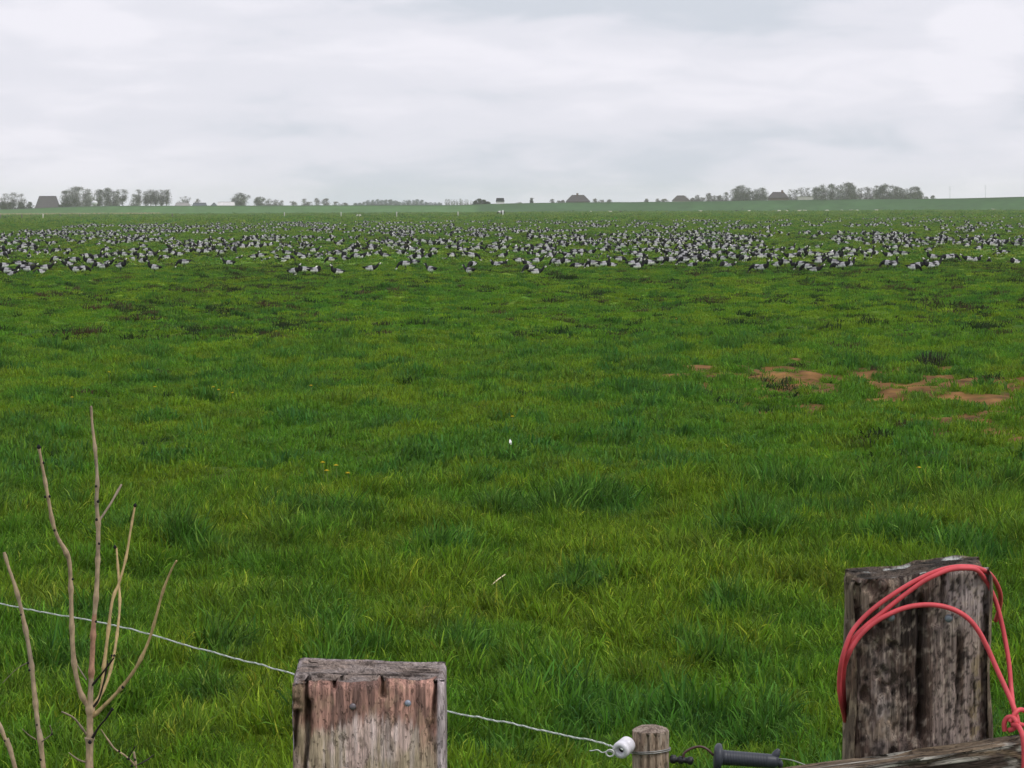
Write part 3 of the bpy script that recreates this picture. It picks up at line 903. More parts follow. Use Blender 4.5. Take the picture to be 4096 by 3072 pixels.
place_beast('sheep', sheep_g, *C3(680, 318), 2.6, 'white sheep on its own below the hipped farmhouse', 'sheep')
for x, y, rz, k in ((1630, 308, 1.4, 1), (2050, 310, -1.2, 0)):
    place_beast('sheep', (sheep_g, sheep_s)[k], *C3(x, y), rz, 'pale sheep below the small house with the bushes', 'sheep', 'sheep below the small house')
for x, y, rz, k in ((95, 308, 1.5, 0), (160, 290, 1.2, 1), (270, 290, -1.5, 1), (320, 306, 1.57, 2), (510, 306, 1.4, 0), (635, 306, 0.6, 0), (722, 302, 1.3, 1), (770, 298, -1.5, 0), (940, 298, 1.6, 1)):
    place_beast('sheep', (sheep_g, sheep_s, sheep_s)[k], *C4(x, y), rz, 'cream sheep in the loose band grazing in front of the dike wood', 'sheep', 'sheep in front of the dike wood')
place_beast('sheep', sheep_s, *C4(1950, 300), 1.5, 'cream sheep far apart from the others in front of the bare stretch of dike', 'sheep')
place_beast('sheep', sheep_g, *C2(888, 368), 1.5, 'white sheep alone between the pale slim fence posts', 'sheep')

# ------------------------------------------------------------------ geese
K = (0.010, 0.010, 0.012); W_ = (0.92, 0.90, 0.92); GR = (0.17, 0.165, 0.18); DG = (0.055, 0.053, 0.06); FC = (0.92, 0.90, 0.82)
PALE = ((.33, .32, .34), (.84, .82, .85)); DARK = ((.19, .185, .20), (.52, .50, .53))
def goose_mesh(name, neck, sit=0.0, pitch=0.0, plumage=PALE):
    GR, mid_c = plumage
    body = [(-.355, .322, .022, .008, K, K), (-.30, .308, .054, .028, K, K), (-.245, .297, .072, .048, K, K), (-.205, .289, .084, .066, K, K), (-.195, .287, .086, .070, K, W_), (-.13, .278, .100, .090, DG, W_),
            (-.06, .272, .110, .106, GR, W_), (.01, .272, .114, .114, GR, (.60, .58, .61)), (.06, .280, .108, .112, GR, W_), (.085, .286, .102, .108, GR, W_),
            (.095, .289, .101, .107, K, K), (.16, .304, .090, .096, K, K)]
    if pitch:
        cp, sp = math.cos(pitch), math.sin(pitch)
        body = [(y*cp - (z-.27)*sp, .27 + y*sp + (z-.27)*cp, a, b, c, d) for y, z, a, b, c, d in body]
    # the neck starts thick at the breast; the head has a black cap over a cream face
    rings = body + neck
    rings = [(y, z - sit, a, b, c, d) for y, z, a, b, c, d in rings]
    V, Fc, C = loft(rings, 12, .22, mid_c)
    mb = MB(); mb.v = list(V); mb.f = list(Fc); mb.c = list(C)
    if sit < 0.1:
        for s in (-1, 1):
            yo = .03 * s
            mb.tube([(s*.05, .0, .20), (s*.05, -.02 + yo, .10), (s*.05, .0 + yo, .005)], [.022, .012, .010], 5, K)
            b = [(s*.05, -.02 + yo, .012), (s*.05 - .035, .075 + yo, .004), (s*.05 + .035, .075 + yo, .004)]
            mb.add(b + [(x, y, 0.0) for x, y, z in b], [(0, 1, 2), (5, 4, 3), (0, 3, 4, 1), (1, 4, 5, 2), (2, 5, 3, 0)], K)
    return mesh_from(name, mb.v, mb.f, mb.c)
def head(y, z, dy, dz):
    """head and bill from the end of the neck in direction (dy, dz)"""
    return [(y, z, .040, .042, K, FC), (y + dy*.03, z + dz*.03, .044, .045, K, FC), (y + dy*.066, z + dz*.066, .037, .036, FC, FC),
            (y + dy*.092, z + dz*.092, .018, .019, K, K), (y + dy*.125, z + dz*.125, .008, .008, K, K)]
alert = [(.212, .332, .068, .076, K, K), (.230, .385, .052, .062, K, K), (.236, .44, .043, .050, K, K), (.238, .49, .039, .045, K, K)] + head(.245, .525, .96, -.1)
graze = [(.225, .275, .062, .066, K, K), (.275, .235, .048, .054, K, K), (.315, .18, .039, .043, K, K), (.345, .12, .036, .039, K, K)] + head(.365, .082, .55, -.62)
walk = [(.22, .32, .060, .066, K, K), (.262, .355, .048, .054, K, K), (.30, .395, .039, .043, K, K), (.325, .435, .036, .039, K, K)] + head(.345, .465, .98, -.1)
rest = [(.21, .325, .062, .066, K, K), (.222, .365, .044, .05, K, K), (.215, .405, .037, .038, K, K)] + head(.225, .435, .96, -.12)
preen = [(.205, .33, .060, .066, K, K), (.20, .375, .042, .046, K, K), (.165, .41, .034, .036, K, K), (.12, .415, .031, .033, K, K)] + head(.085, .40, -.8, -.55)
POSES = {
    'alert': (alert, 0, .10, 'goose standing with neck straight up'),
    'graze': (graze, 0, -.08, 'grazing goose with neck bent down'),
    'walk': (walk, 0, 0, 'goose stepping with neck forward'),
    'rest': (rest, .155, 0, 'goose lying down, head raised'),
    'preen': (preen, 0, .06, 'goose turning head back to preen'),
}
GOOSE_ME = {k: [goose_mesh('goose_' + k, v[0], v[1], v[2], pl) for pl in (PALE, DARK)] for k, v in POSES.items()}
def goose_label(pose, y, rz):
    sx, sy = -math.sin(rz), math.cos(rz)
    face = 'facing the dike wood' if sx > .6 else 'facing the big dark barn' if sx < -.6 else 'facing the dike' if sy > 0 else 'facing the gate'
    row = 'in the sparse front row' if y < 152 else 'in the second ranks' if y < 195 else 'in the middle ranks'
    return POSES[pose][3] + ', ' + face + ', ' + row
GEESE = []           # x, y, pose, heading, size, own label
def add_goose(u, vb, pose, side, lab=None, jitter=.35):
    p = G(u, vb)
    rz = (math.pi / 2 if side == 'L' else -math.pi / 2 if side == 'R' else 0 if side == 'A' else math.pi) + random.gauss(0, jitter * 1.5)
    GEESE.append([p.x, p.y, pose, rz, random.uniform(.98, 1.10), lab])
hand = [
 (C1, '30 838 graze L;60 870 walk L;110 882 rest R;200 852 graze L;245 868 walk R;165 812 graze R;265 800 rest L;345 858 graze L;395 850 walk R;485 772 graze L;560 768 rest R;590 812 walk L;655 868 walk L;715 850 graze R;775 818 alert L;840 836 graze L;890 832 rest R;940 812 walk R;1235 800 alert R;1590 822 graze L;1980 790 walk L;2060 742 rest R;2195 742 alert R;'
      '1150 712 walk R;1215 742 alert L;1270 690 graze R;1390 722 rest L;1425 746 graze L;1490 730 graze R;1550 732 graze L;1715 690 walk L;1800 682 alert R;1830 684 walk L;1905 655 graze R;1075 735 walk L;930 735 graze L;960 722 rest R;1000 720 walk R;1310 730 walk R;1680 690 graze R;2100 668 walk R;2010 660 rest L;570 708 walk R;590 702 graze R;480 702 graze L;400 725 walk A;385 695 graze R;315 705 rest A;210 705 walk A;80 690 graze L;35 690 rest L;25 735 graze R'),
 (C2, '330 886 alert R;415 872 graze L;510 880 preen R;705 886 alert L;990 852 walk R;1290 836 graze L;1375 800 walk L;1350 770 alert R;1405 765 alert R;1515 872 walk L;1845 886 walk L;1870 818 graze L;2080 806 rest L;2030 806 graze R;2120 800 rest R;2130 740 alert R;1620 752 rest R;1690 748 graze R;1115 738 alert L;1870 766 graze R;870 764 graze L;905 752 walk R;650 772 graze L;690 772 rest R;770 770 alert A;560 738 rest R;405 742 walk R;225 756 rest L;280 748 graze R;180 752 graze A;80 746 rest R;45 742 graze L;'
      '500 690 walk R;540 695 rest R;640 702 walk L;700 690 graze R;1000 682 walk R;955 712 rest R;845 665 walk R;1210 670 rest L;1275 672 walk R;1385 675 graze A;1490 745 alert R;1520 720 rest R;1660 672 walk R;1720 668 graze R;1540 690 graze L;1810 680 walk R;1885 676 alert R;1920 684 graze R;1800 725 graze L;1850 728 walk L;2040 690 rest R;2080 684 walk R;160 684 rest R;20 670 walk R;740 610 preen R;630 612 walk R'),
 (C3, '205 868 walk R;150 862 graze L;410 810 alert R;370 808 graze L;465 805 graze L;130 802 rest L;60 790 graze R;215 790 walk R;560 808 graze L;640 802 rest R;700 812 graze L;740 806 walk L;795 828 alert R;860 800 rest L;930 778 graze R;1040 800 walk R;1085 838 alert R;1185 804 graze L;1235 802 graze A;1290 770 rest R;1370 798 graze L;1460 768 walk R;1490 800 graze L;1560 804 rest R;1590 770 graze R;1830 824 graze L;1880 818 rest R;1945 818 walk R;2165 856 alert R;2120 852 graze L;'
      '270 708 graze L;330 735 walk R;350 690 alert R;400 690 graze R;490 740 walk L;525 740 alert R;600 700 graze R;690 716 walk R;730 720 rest R;790 690 graze R;910 695 graze L;980 700 rest L;1060 740 walk R;1110 760 graze R;1150 690 alert R;1630 740 walk L;1690 735 graze R;1745 738 rest R;1800 715 walk R;1890 742 graze L;1930 752 walk R;2010 720 rest R;2100 745 walk L;2150 750 graze R;970 645 alert L;1060 650 rest R;1335 648 walk A;1460 668 rest A;1540 642 graze R;2020 640 walk L;2150 700 walk R;1570 700 walk L;1640 700 rest R;100 690 walk R;40 700 alert R'),
 (C4, '85 826 alert R;145 802 walk L;20 826 rest R;245 815 alert L;290 838 graze L;345 848 graze L;405 852 walk R;440 802 walk R;570 806 alert L;600 832 graze L;650 836 alert R;705 810 alert R;1085 826 alert R;1035 812 graze L;1255 838 graze R;1300 832 walk R;1395 838 alert L;1450 836 walk R;1425 758 alert L;1545 764 graze L;1590 762 graze R;1730 768 walk L;1790 766 rest R;1990 720 graze L;2040 722 walk L;2135 782 preen L;1910 768 rest L;850 742 graze L;900 742 walk R;1040 736 walk L;1100 720 walk L;1175 728 walk L;'
      '440 770 walk R;370 740 graze L;420 738 walk L;520 735 rest L;600 752 alert R;545 722 preen R;190 735 walk L;240 732 graze R;300 705 alert R;70 715 rest L;680 685 graze L;740 680 walk R;830 690 rest L;880 702 alert R;1010 650 graze L;1050 660 walk L;1100 670 walk R;1200 655 graze R;1390 675 walk R;1720 655 alert R;1820 665 alert R;1930 655 walk L;2050 615 walk R;2180 640 walk A;205 668 alert A;80 672 rest R;435 640 rest R;690 572 walk R;1470 625 walk R;1340 610 rest R'),
]
for fn, txt in hand:
    for q in txt.split(';'):
        if not q.strip(): continue
        x, y, pose, side = q.split()
        x, y = float(x), float(y)
        lab = None
        add_goose(*fn(x, y), pose, side, lab)
C = C1(1045, 838); add_goose(*C, 'alert', 'R', 'alert goose with white head up, alone below the avenue of tall bare trees')
C = C1(1335, 858); add_goose(*C, 'alert', 'L', 'lone goose with raised head standing clear of the flock below the low farm sheds')
n_hand = len(GEESE)
for g_ in GEESE[:n_hand]:
    pass

# the rest of the flock: loose family groups all over the far part of the pasture
def upper(u):
    return interp(u, [(-300, 938), (0, 930), (180, 922), (400, 905), (700, 896), (1400, 893), (2048, 890), (2800, 885), (3400, 880), (4096, 870), (4400, 868)])
def lower(u):
    return interp(u, [(-300, 1085), (0, 1080), (200, 1085), (400, 1050), (700, 1035), (900, 1030), (1100, 1035), (1500, 1040), (2048, 1045), (2600, 1050), (3100, 1058), (3500, 1035), (4096, 1015), (4400, 1010)])
REST = []
occupied = [(g_[0], g_[1]) for g_ in GEESE]
cells = {}
def free(x, y, dmin):
    k = (int(x // 2), int(y // 2))
    for i in (-1, 0, 1):
        for j in (-1, 0, 1):
            for (a, b) in cells.get((k[0]+i, k[1]+j), ()):
                if (a-x)**2 + (b-y)**2 < dmin * dmin: return False
    cells.setdefault(k, []).append((x, y))
    return True
keep = []
for g_ in GEESE:
    if free(g_[0], g_[1], .36): keep.append(g_)
GEESE = keep
tries = 0
while len(REST) < 2500 and tries < 60000:
    tries += 1
    u = random.uniform(-250, 4350)
    lo, up = lower(u), upper(u)
    t = random.random() ** 1.3
    p = G(u, up + (lo - up) * t)
    clump = float(fbm(np.array([p.x / 7.0]), np.array([p.y / 26.0]), 91, 3)[0])
    if random.random() > float(sstep(.36, .54, clump)) + .06: continue
    if t > .72 and random.random() < .6: continue
    fam = random.choice((1, 1, 2, 2, 3, 4, 5, 7))
    head_ = random.choice((1, -1)) * math.pi / 2 + random.gauss(0, .6)
    for k in range(fam):
        x, y = (p.x, p.y) if k == 0 else (p.x + random.gauss(0, .9 + .12 * fam), p.y + random.gauss(0, 2.2 + .4 * fam))
        if not free(x, y, .5): continue
        pose = random.choices(['graze', 'walk', 'rest', 'alert', 'preen'], [.34, .20, .24, .17, .05])[0]
        rz = head_ + random.gauss(0, .5) if random.random() < .6 else random.uniform(0, 6.283)
        REST.append([x, y, pose, rz, random.uniform(.95, 1.15), None])
REST.sort(key=lambda q: q[1])
n_more = max(0, 300 - len(GEESE))
single = GEESE + REST[:n_more]
mass = REST[n_more:]
for x, y, pose, rz, s, lab in single:
    me = GOOSE_ME[pose][random.random() < .28]
    txt = goose_label(pose, y, rz)
    o = obj('goose', me, M['feather'], None, (x, y, gz(x, y) + .012))
    o.rotation_euler.z = rz; o.scale = (s, s, s)
    tag(o, lab or txt, 'goose', None if lab else 'geese: ' + txt)
Vs = []; Cs = []; Fs = []; off = 0
cache = {}
for k, me in [((q, i), GOOSE_ME[q][i]) for q in POSES for i in (0, 1)]:
    vv = np.empty(len(me.vertices) * 3, np.float32); me.vertices.foreach_get('co', vv)
    cc = np.empty(len(me.vertices) * 4, np.float32); me.color_attributes['tint'].data.foreach_get('color', cc)
    cache[k] = (vv.reshape(-1, 3), cc.reshape(-1, 4)[:, :3], [tuple(p.vertices) for p in me.polygons])
for x, y, pose, rz, s, lab in mass:
    vv, cc, ff = cache[(pose, int(random.random() < .28))]
    c, sn = math.cos(rz) * s, math.sin(rz) * s
    Vs.append(np.stack([vv[:, 0]*c - vv[:, 1]*sn + x, vv[:, 0]*sn + vv[:, 1]*c + y, vv[:, 2]*s + gz(x, y) + .012], 1))
    Cs.append(cc); Fs += [tuple(i + off for i in f) for f in ff]; off += len(vv)
me = mesh_from('far_flock', np.concatenate(Vs).tolist(), Fs, np.concatenate(Cs))
tag(obj('far_flock', me, M['feather']), 'hundreds of barnacle geese in the far ranks of the flock', 'geese', kind='stuff')

# ------------------------------------------------------------------ small things in the grass
def dandelion(u, v, lab, size=1.0):
    p = G(u, v + 8); z = gz(p.x, p.y)
    h = .19
    root = empty('dandelion', (p.x, p.y, z)); tag(root, lab, 'flower', 'yellow dandelions in the pasture')
    a = MB(); a.tube([(0, 0, -.02), (.006, 0, h*.6), (0, -.01, h)], .0025, 6, (0.14, 0.2, 0.05)); a.build('stem', M['petal'], root)
    f = MB()
    for ring, (rr, zz_) in enumerate(((.022, .0), (.014, .006))):
        for k in range(12):
            th = 2*math.pi*k/12 + ring*.26
            c, s = math.cos(th), math.sin(th); w = .005
            f.add([(0, -.01, h + zz_), (c*rr*.7 - s*w, -.01 + s*rr*.7 + c*w, h + zz_ + .004), (c*rr, -.01 + s*rr, h + zz_ + .003), (c*rr*.7 + s*w, -.01 + s*rr*.7 - c*w, h + zz_ + .004)], [(0, 3, 2, 1)], (0.85, 0.62, 0.03))
    f.build('flower_head', M['petal'], root, smooth=False)
    root.scale = (size,) * 3
for (u, v) in ((437, 1530), (620, 1600), (855, 1618), (876, 1622), (930, 1634), (1105, 1366), (2050, 1733), (1292, 1952), (1308, 1962), (1345, 1955), (1392, 1962), (3675, 1960), (2705, 1310), (1245, 1625), (290, 1660)):
    dandelion(u, v, 'small yellow dandelion open among the grass blades', 1.25)
def feather():
    p = G(2042, 1850); z = gz(p.x, p.y); r_ = p
    V = []; n = 9
    for i in range(n):
        t = i / (n - 1); w = .028 * math.sin(math.pi * min(t * .92 + .06, 1)) ** .7
        V += [(-w, -.02 + .05*t*t, t * .13), (0, -.012 + .05*t*t, t * .13), (w, -.02 + .05*t*t, t * .13)]
    Fc = []
    for i in range(n - 1):
        Fc += [(3*i, 3*i+1, 3*i+4, 3*i+3), (3*i+1, 3*i+2, 3*i+5, 3*i+4)]
    root = empty('feather', (p.x, p.y, z + .15)); tag(root, 'white goose feather caught upright in the grass', 'feather')
    obj('vane', mesh_from('vane', V, Fc, [(0.9, 0.9, 0.88)] * len(V)), M['petal'], root)
    q = MB(); q.tube([(0, -.016, -.06), (0, -.012, 0), (0, .02, .10)], [.002, .002, .001], 6, (0.8, 0.78, 0.7)); q.build('quill', M['petal'], root)
    root.rotation_euler.z = .3; root.scale = (.5, .5, .45)
feather()
def straw():
    a = G(1968, 2412); b = G(2022, 2376)
    za = gz(a.x, a.y) + .16; zb = za + .055
    m_ = MB(); L = Vector((b.x - a.x, (b.y - a.y) * .3, zb - za))
    m_.tube([(0, 0, 0), L * .5 + Vector((0, 0, .004)), L], [.0035, .004, .004], 7, (0.80, 0.68, 0.45)); 
    o = m_.build('straw', M['petal'], None, (a.x, a.y, za)); tag(o, 'single pale dry straw stalk lying across the grass', 'straw')
straw()

# ------------------------------------------------------------------ weathered timber
def timber(name, w, dep, z0, z1, top_fn, disp_fn, color_fn, fine=0.34, corner=0.008, nfront=96, nside=36, nback=40, levels=130):
    """a hewn post: rounded rectangle swept upwards, every face displaced by its cracks and wear.
    front faces -y; disp_fn(face, s, z) is the depth worn away, color_fn(face, s, z) the timber's own colour"""
    per = []
    hw, hd = w/2, dep/2
    def side(face, ax, ay, bx, by, nx, ny, n):
        for i in range(n):
            t = (i + .5) / n
            per.append((face, ax + (bx-ax)*t, ay + (by-ay)*t, nx, ny, t))
    side(0, -hw, -hd, hw, -hd, 0, -1, nfront)
    side(1, hw, -hd, hw, hd, 1, 0, nside)
    side(2, hw, hd, -hw, hd, 0, 1, nback)
    side(3, -hw, hd, -hw, -hd, -1, 0, nside)
    zs = np.concatenate([np.linspace(z0, z1 - fine, 14)[:-1], np.linspace(z1 - fine, z1, levels)])
    n = len(per)
    face = np.array([p[0] for p in per]); X = np.array([p[1] for p in per]); Y = np.array([p[2] for p in per])
    NX = np.array([p[3] for p in per], float); NY = np.array([p[4] for p in per], float)
    # round the arrises
    cx_ = np.clip(X, -hw + corner, hw - corner); cy_ = np.clip(Y, -hd + corner, hd - corner)
    dx, dy = X - cx_, Y - cy_; L = np.hypot(dx, dy)
    k = L > 1e-9
    X2 = np.where(k, cx_ + dx / np.maximum(L, 1e-9) * corner, X); Y2 = np.where(k, cy_ + dy / np.maximum(L, 1e-9) * corner, Y)
    V = []; Cc = []
    for z in zs:
        t = (z - z0) / (z1 - z0)
        top = top_fn(X2, Y2)
        s = np.where(face % 2 == 0, X2, Y2)
        zz_ = z0 + (top - z0) * t
        d = disp_fn(face, s, zz_ - z1)
        edge = np.exp(-((top - zz_) / .004) ** 2) * .003
        d = d + edge
        V.append(np.stack([X2 - NX*d, Y2 - NY*d, zz_], 1)); Cc.append(color_fn(face, s, zz_ - z1, d))
    rows = len(zs)
    ring = V[-1]
    for q in np.linspace(0.94, 0.0, 16):
        x = ring[:, 0] * q; y = ring[:, 1] * q
        zt = top_fn(x, y) - .006 * sstep(.45, .7, fbm(x / .03, y / .004, 7, 3)) * sstep(1, .9, q) - .0025
        V.append(np.stack([x, y, zt], 1)); Cc.append(color_fn(np.full(n, 4), x, y, np.zeros(n)))
    V = np.concatenate(V); Cc = np.concatenate(Cc)
    R = len(V) // n
    idx = np.arange(n * R).reshape(R, n)
    nx_ = np.roll(idx, -1, 1)
    Q = np.stack([idx[:-1], nx_[:-1], nx_[1:], idx[1:]], -1).reshape(-1, 4)
    return quad_mesh(name, V, Q, np.clip(Cc, .003, .95))

def crack(s, z, x0, za, x1, zb, width, depth, seed=0):
    """a drying crack running from (x0, za) to (x1, zb)"""
    t = np.clip((z - za) / (zb - za), 0, 1)
    xc = x0 + (x1 - x0) * t + .0018 * (noise(z / .02, seed * 3.1 + 0 * z, seed) - .5) * 2
    inside = sstep(-.03, .10, (z - za) / (zb - za)) * sstep(1.03, .80, (z - za) / (zb - za))
    wv = width * (.6 + .8 * noise(z / .012, seed + 0 * z, seed + 5))
    return depth * np.exp(-((s - xc) / wv) ** 2) * inside

def mixc(c, d, m_):
    m_ = np.asarray(m_)[:, None]
    return c + (np.asarray(d) - c) * m_

D0 = 4.0
# ---- the squared gate post
def post_a():
    xl, xr = P(1160, 2800, D0).x, P(1787, 2800, D0).x
    w = xr - xl; cx_ = (xl + xr) / 2; dep = .115
    z1 = P(1470, 2694, D0).z
    zg = gz(cx_, D0) - .35
    def top(x, y):
        return z1 + .004 * (fbm(x / .05, y / .02, 51, 2) - .5) - .020 * (x / w) * 0 + .010 * sstep(.0, -.08, x) * 0 - .004 * sstep(-w/2 + .012, -w/2, x) - .008 * (x / w + .2) \
            + .006 * (y / dep) - .010 * sstep(.25, .5, -y / dep) * noise(x / .03, x * 0, 3)
    def disp(face, s, z):
        f = (face == 0)
        d = .0035 * fbm(s / .010, z / .09, 60, 3) + .004 * (fbm(s / .03, z / .05, 64, 2) - .5)
        k = w / 610.0
        X = lambda px: (px - 1160) * w / 627.0 - w / 2
        Z = lambda py: -(py - 2694) / F * D0
        cr = crack(s, z, X(1222), Z(2690), X(1232), Z(2860), .0022, .024, 1) + crack(s, z, X(1232), Z(2800), X(1212), Z(3200), .0030, .030, 2)
        cr += crack(s, z, X(1331), Z(2680), X(1336), Z(2765), .0024, .026, 3) + crack(s, z, X(1527), Z(2700), X(1530), Z(2800), .0032, .028, 4)
        cr += crack(s, z, X(1184), Z(2840), X(1172), Z(3010), .0026, .020, 5) + crack(s, z, X(1743), Z(2690), X(1738), Z(2890), .0020, .020, 6)
        cr += crack(s, z, X(1738), Z(2880), X(1715), Z(2990), .0035, .006, 8) + crack(s, z, X(1205), Z(2690), X(1203), Z(2760), .0016, .006, 9)
        knot = np.hypot((s - X(1180)) / .012, (z - Z(2835)) / .015)
        cr += .008 * np.exp(-(knot - .55) ** 2 / .06) * (fbm(s / .004, z / .004, 66, 2))
        # rough, rotted upper front under the end grain
        rough = sstep(Z(2765), Z(2705), z) * .009 * fbm(s / .009, z / .012, 68, 3) + sstep(Z(2730), Z(2700), z) * .006 * fbm(s / .03, z / .01, 67, 2)
        ridge = sstep(X(1746), X(1752), s) * -.0035
        other = (~f) * .002 * fbm(s / .01, z / .08, 69, 2)
        return np.where(f, d + cr + rough + ridge, d + other)
    def col(face, s, z, d):
        n = len(s)
        X = lambda px: (px - 1160) * w / 627.0 - w / 2
        Z = lambda py: -(py - 2694) / F * D0
        g1 = fbm(s / .006, z / .10, 70, 3); g2 = fbm(s / .03, z / .05, 73, 3); g3 = fbm(s / .012, z / .02, 76, 3)
        c = np.tile(np.array((0.66, 0.49, 0.435)), (n, 1))
        c = mixc(c, (0.42, 0.34, 0.22), sstep(.45, .65, g2) * .85)
        c = mixc(c, (0.66, 0.56, 0.54), sstep(.50, .70, g1) * .5)
        c = mixc(c, (0.20, 0.15, 0.11), sstep(.62, .72, g3) * .55)
        # red-brown heartwood stain where a rail was once nailed, ragged lower edge
        edge_py = np.interp(s, [X(1160), X(1240), X(1300), X(1370), X(1420), X(1500), X(1600), X(1690), X(1740)], [2900, 2920, 2925, 2905, 2880, 2870, 2890, 2905, 2940])
        line = Z(edge_py) + .022 * (fbm(s / .03, z / .05, 79, 3) - .5) + .030 * (fbm(s / .0022, z / .06, 80, 2) - .5)
        st = np.maximum(sstep(-.010, .008, z - line), .55 * sstep(X(1640), X(1700), s) * sstep(-.050, -.01, z - line))
        red = mixc(np.tile(np.array((0.42, 0.225, 0.175)), (n, 1)), (0.12, 0.062, 0.048), sstep(.42, .66, g1) * .85)
        red = mixc(red, (0.085, 0.048, 0.038), sstep(.54, .66, fbm(s / .006, z / .03, 78, 3)) * .7)
        red = mixc(red, (0.33, 0.22, 0.15), sstep(.56, .72, g3) * .6)
        right = sstep(X(1500), X(1560), s)
        red = red * (1 + .40 * right[:, None])
        c = c + (red - c) * (st * .93)[:, None]
        c = mixc(c, (0.13, 0.098, 0.080), sstep(Z(2735), Z(2702), z) * .75 * (.5 + g3))
        c = mixc(c, (0.17, 0.13, 0.075), sstep(X(1228), X(1205), s) * (.35 + .6 * g3))
        c = mixc(c, (0.50, 0.43, 0.435), sstep(X(1742), X(1752), s) * (face == 0) * .9)
        side = np.tile(np.array((0.40, 0.34, 0.34)), (n, 1)); side = mixc(side, (0.2, 0.16, 0.14), sstep(.5, .7, g1))
        c = np.where((face == 0)[:, None], c, side)
        # end grain
        e = fbm(s / .05, z / .006, 83, 3); tp = np.tile(np.array((0.26, 0.205, 0.175)), (n, 1))
        tp = mixc(tp, (0.055, 0.042, 0.036), sstep(.52, .66, e)); tp = mixc(tp, (0.33, 0.28, 0.26), sstep(.55, .7, fbm(s / .03, z / .02, 86, 2)) * .6)
        c = np.where((face == 4)[:, None], tp, c)
        return c * np.clip(1 - d / .018, .25, 1)[:, None] if False else c
    root = empty('gate_post', (cx_, D0 + dep/2, zg)); tag(root, 'pale squared wooden gate post with red-brown stain and two nails', 'post')
    me = timber('timber', w, dep, 0, z1 - zg, lambda x, y: top(x, y) - zg, lambda f, s, z: disp(f, s, z), lambda f, s, z, d: col(f, s, z, d))
    obj('timber', me, M['wood'], root)
    def nail(u, v, r, outl, c):
        p = P(u, v, D0) - Vector((cx_, D0 + dep/2, zg))
        m_ = MB(); m_.lathe((p.x, p.y + .010, p.z), (0.1, -1, .12), [(0, r*.45), (.008 + outl, r*.45), (.0085 + outl, r), (.0105 + outl, r*.92), (.0115 + outl, r*.55)], 14, c); m_.build('nail', M['metal'], root)
    nail(1627, 2816, .0045, .008, (0.26, 0.29, 0.35)); nail(1408, 2830, .0046, .001, (0.16, 0.14, 0.15))
post_a()

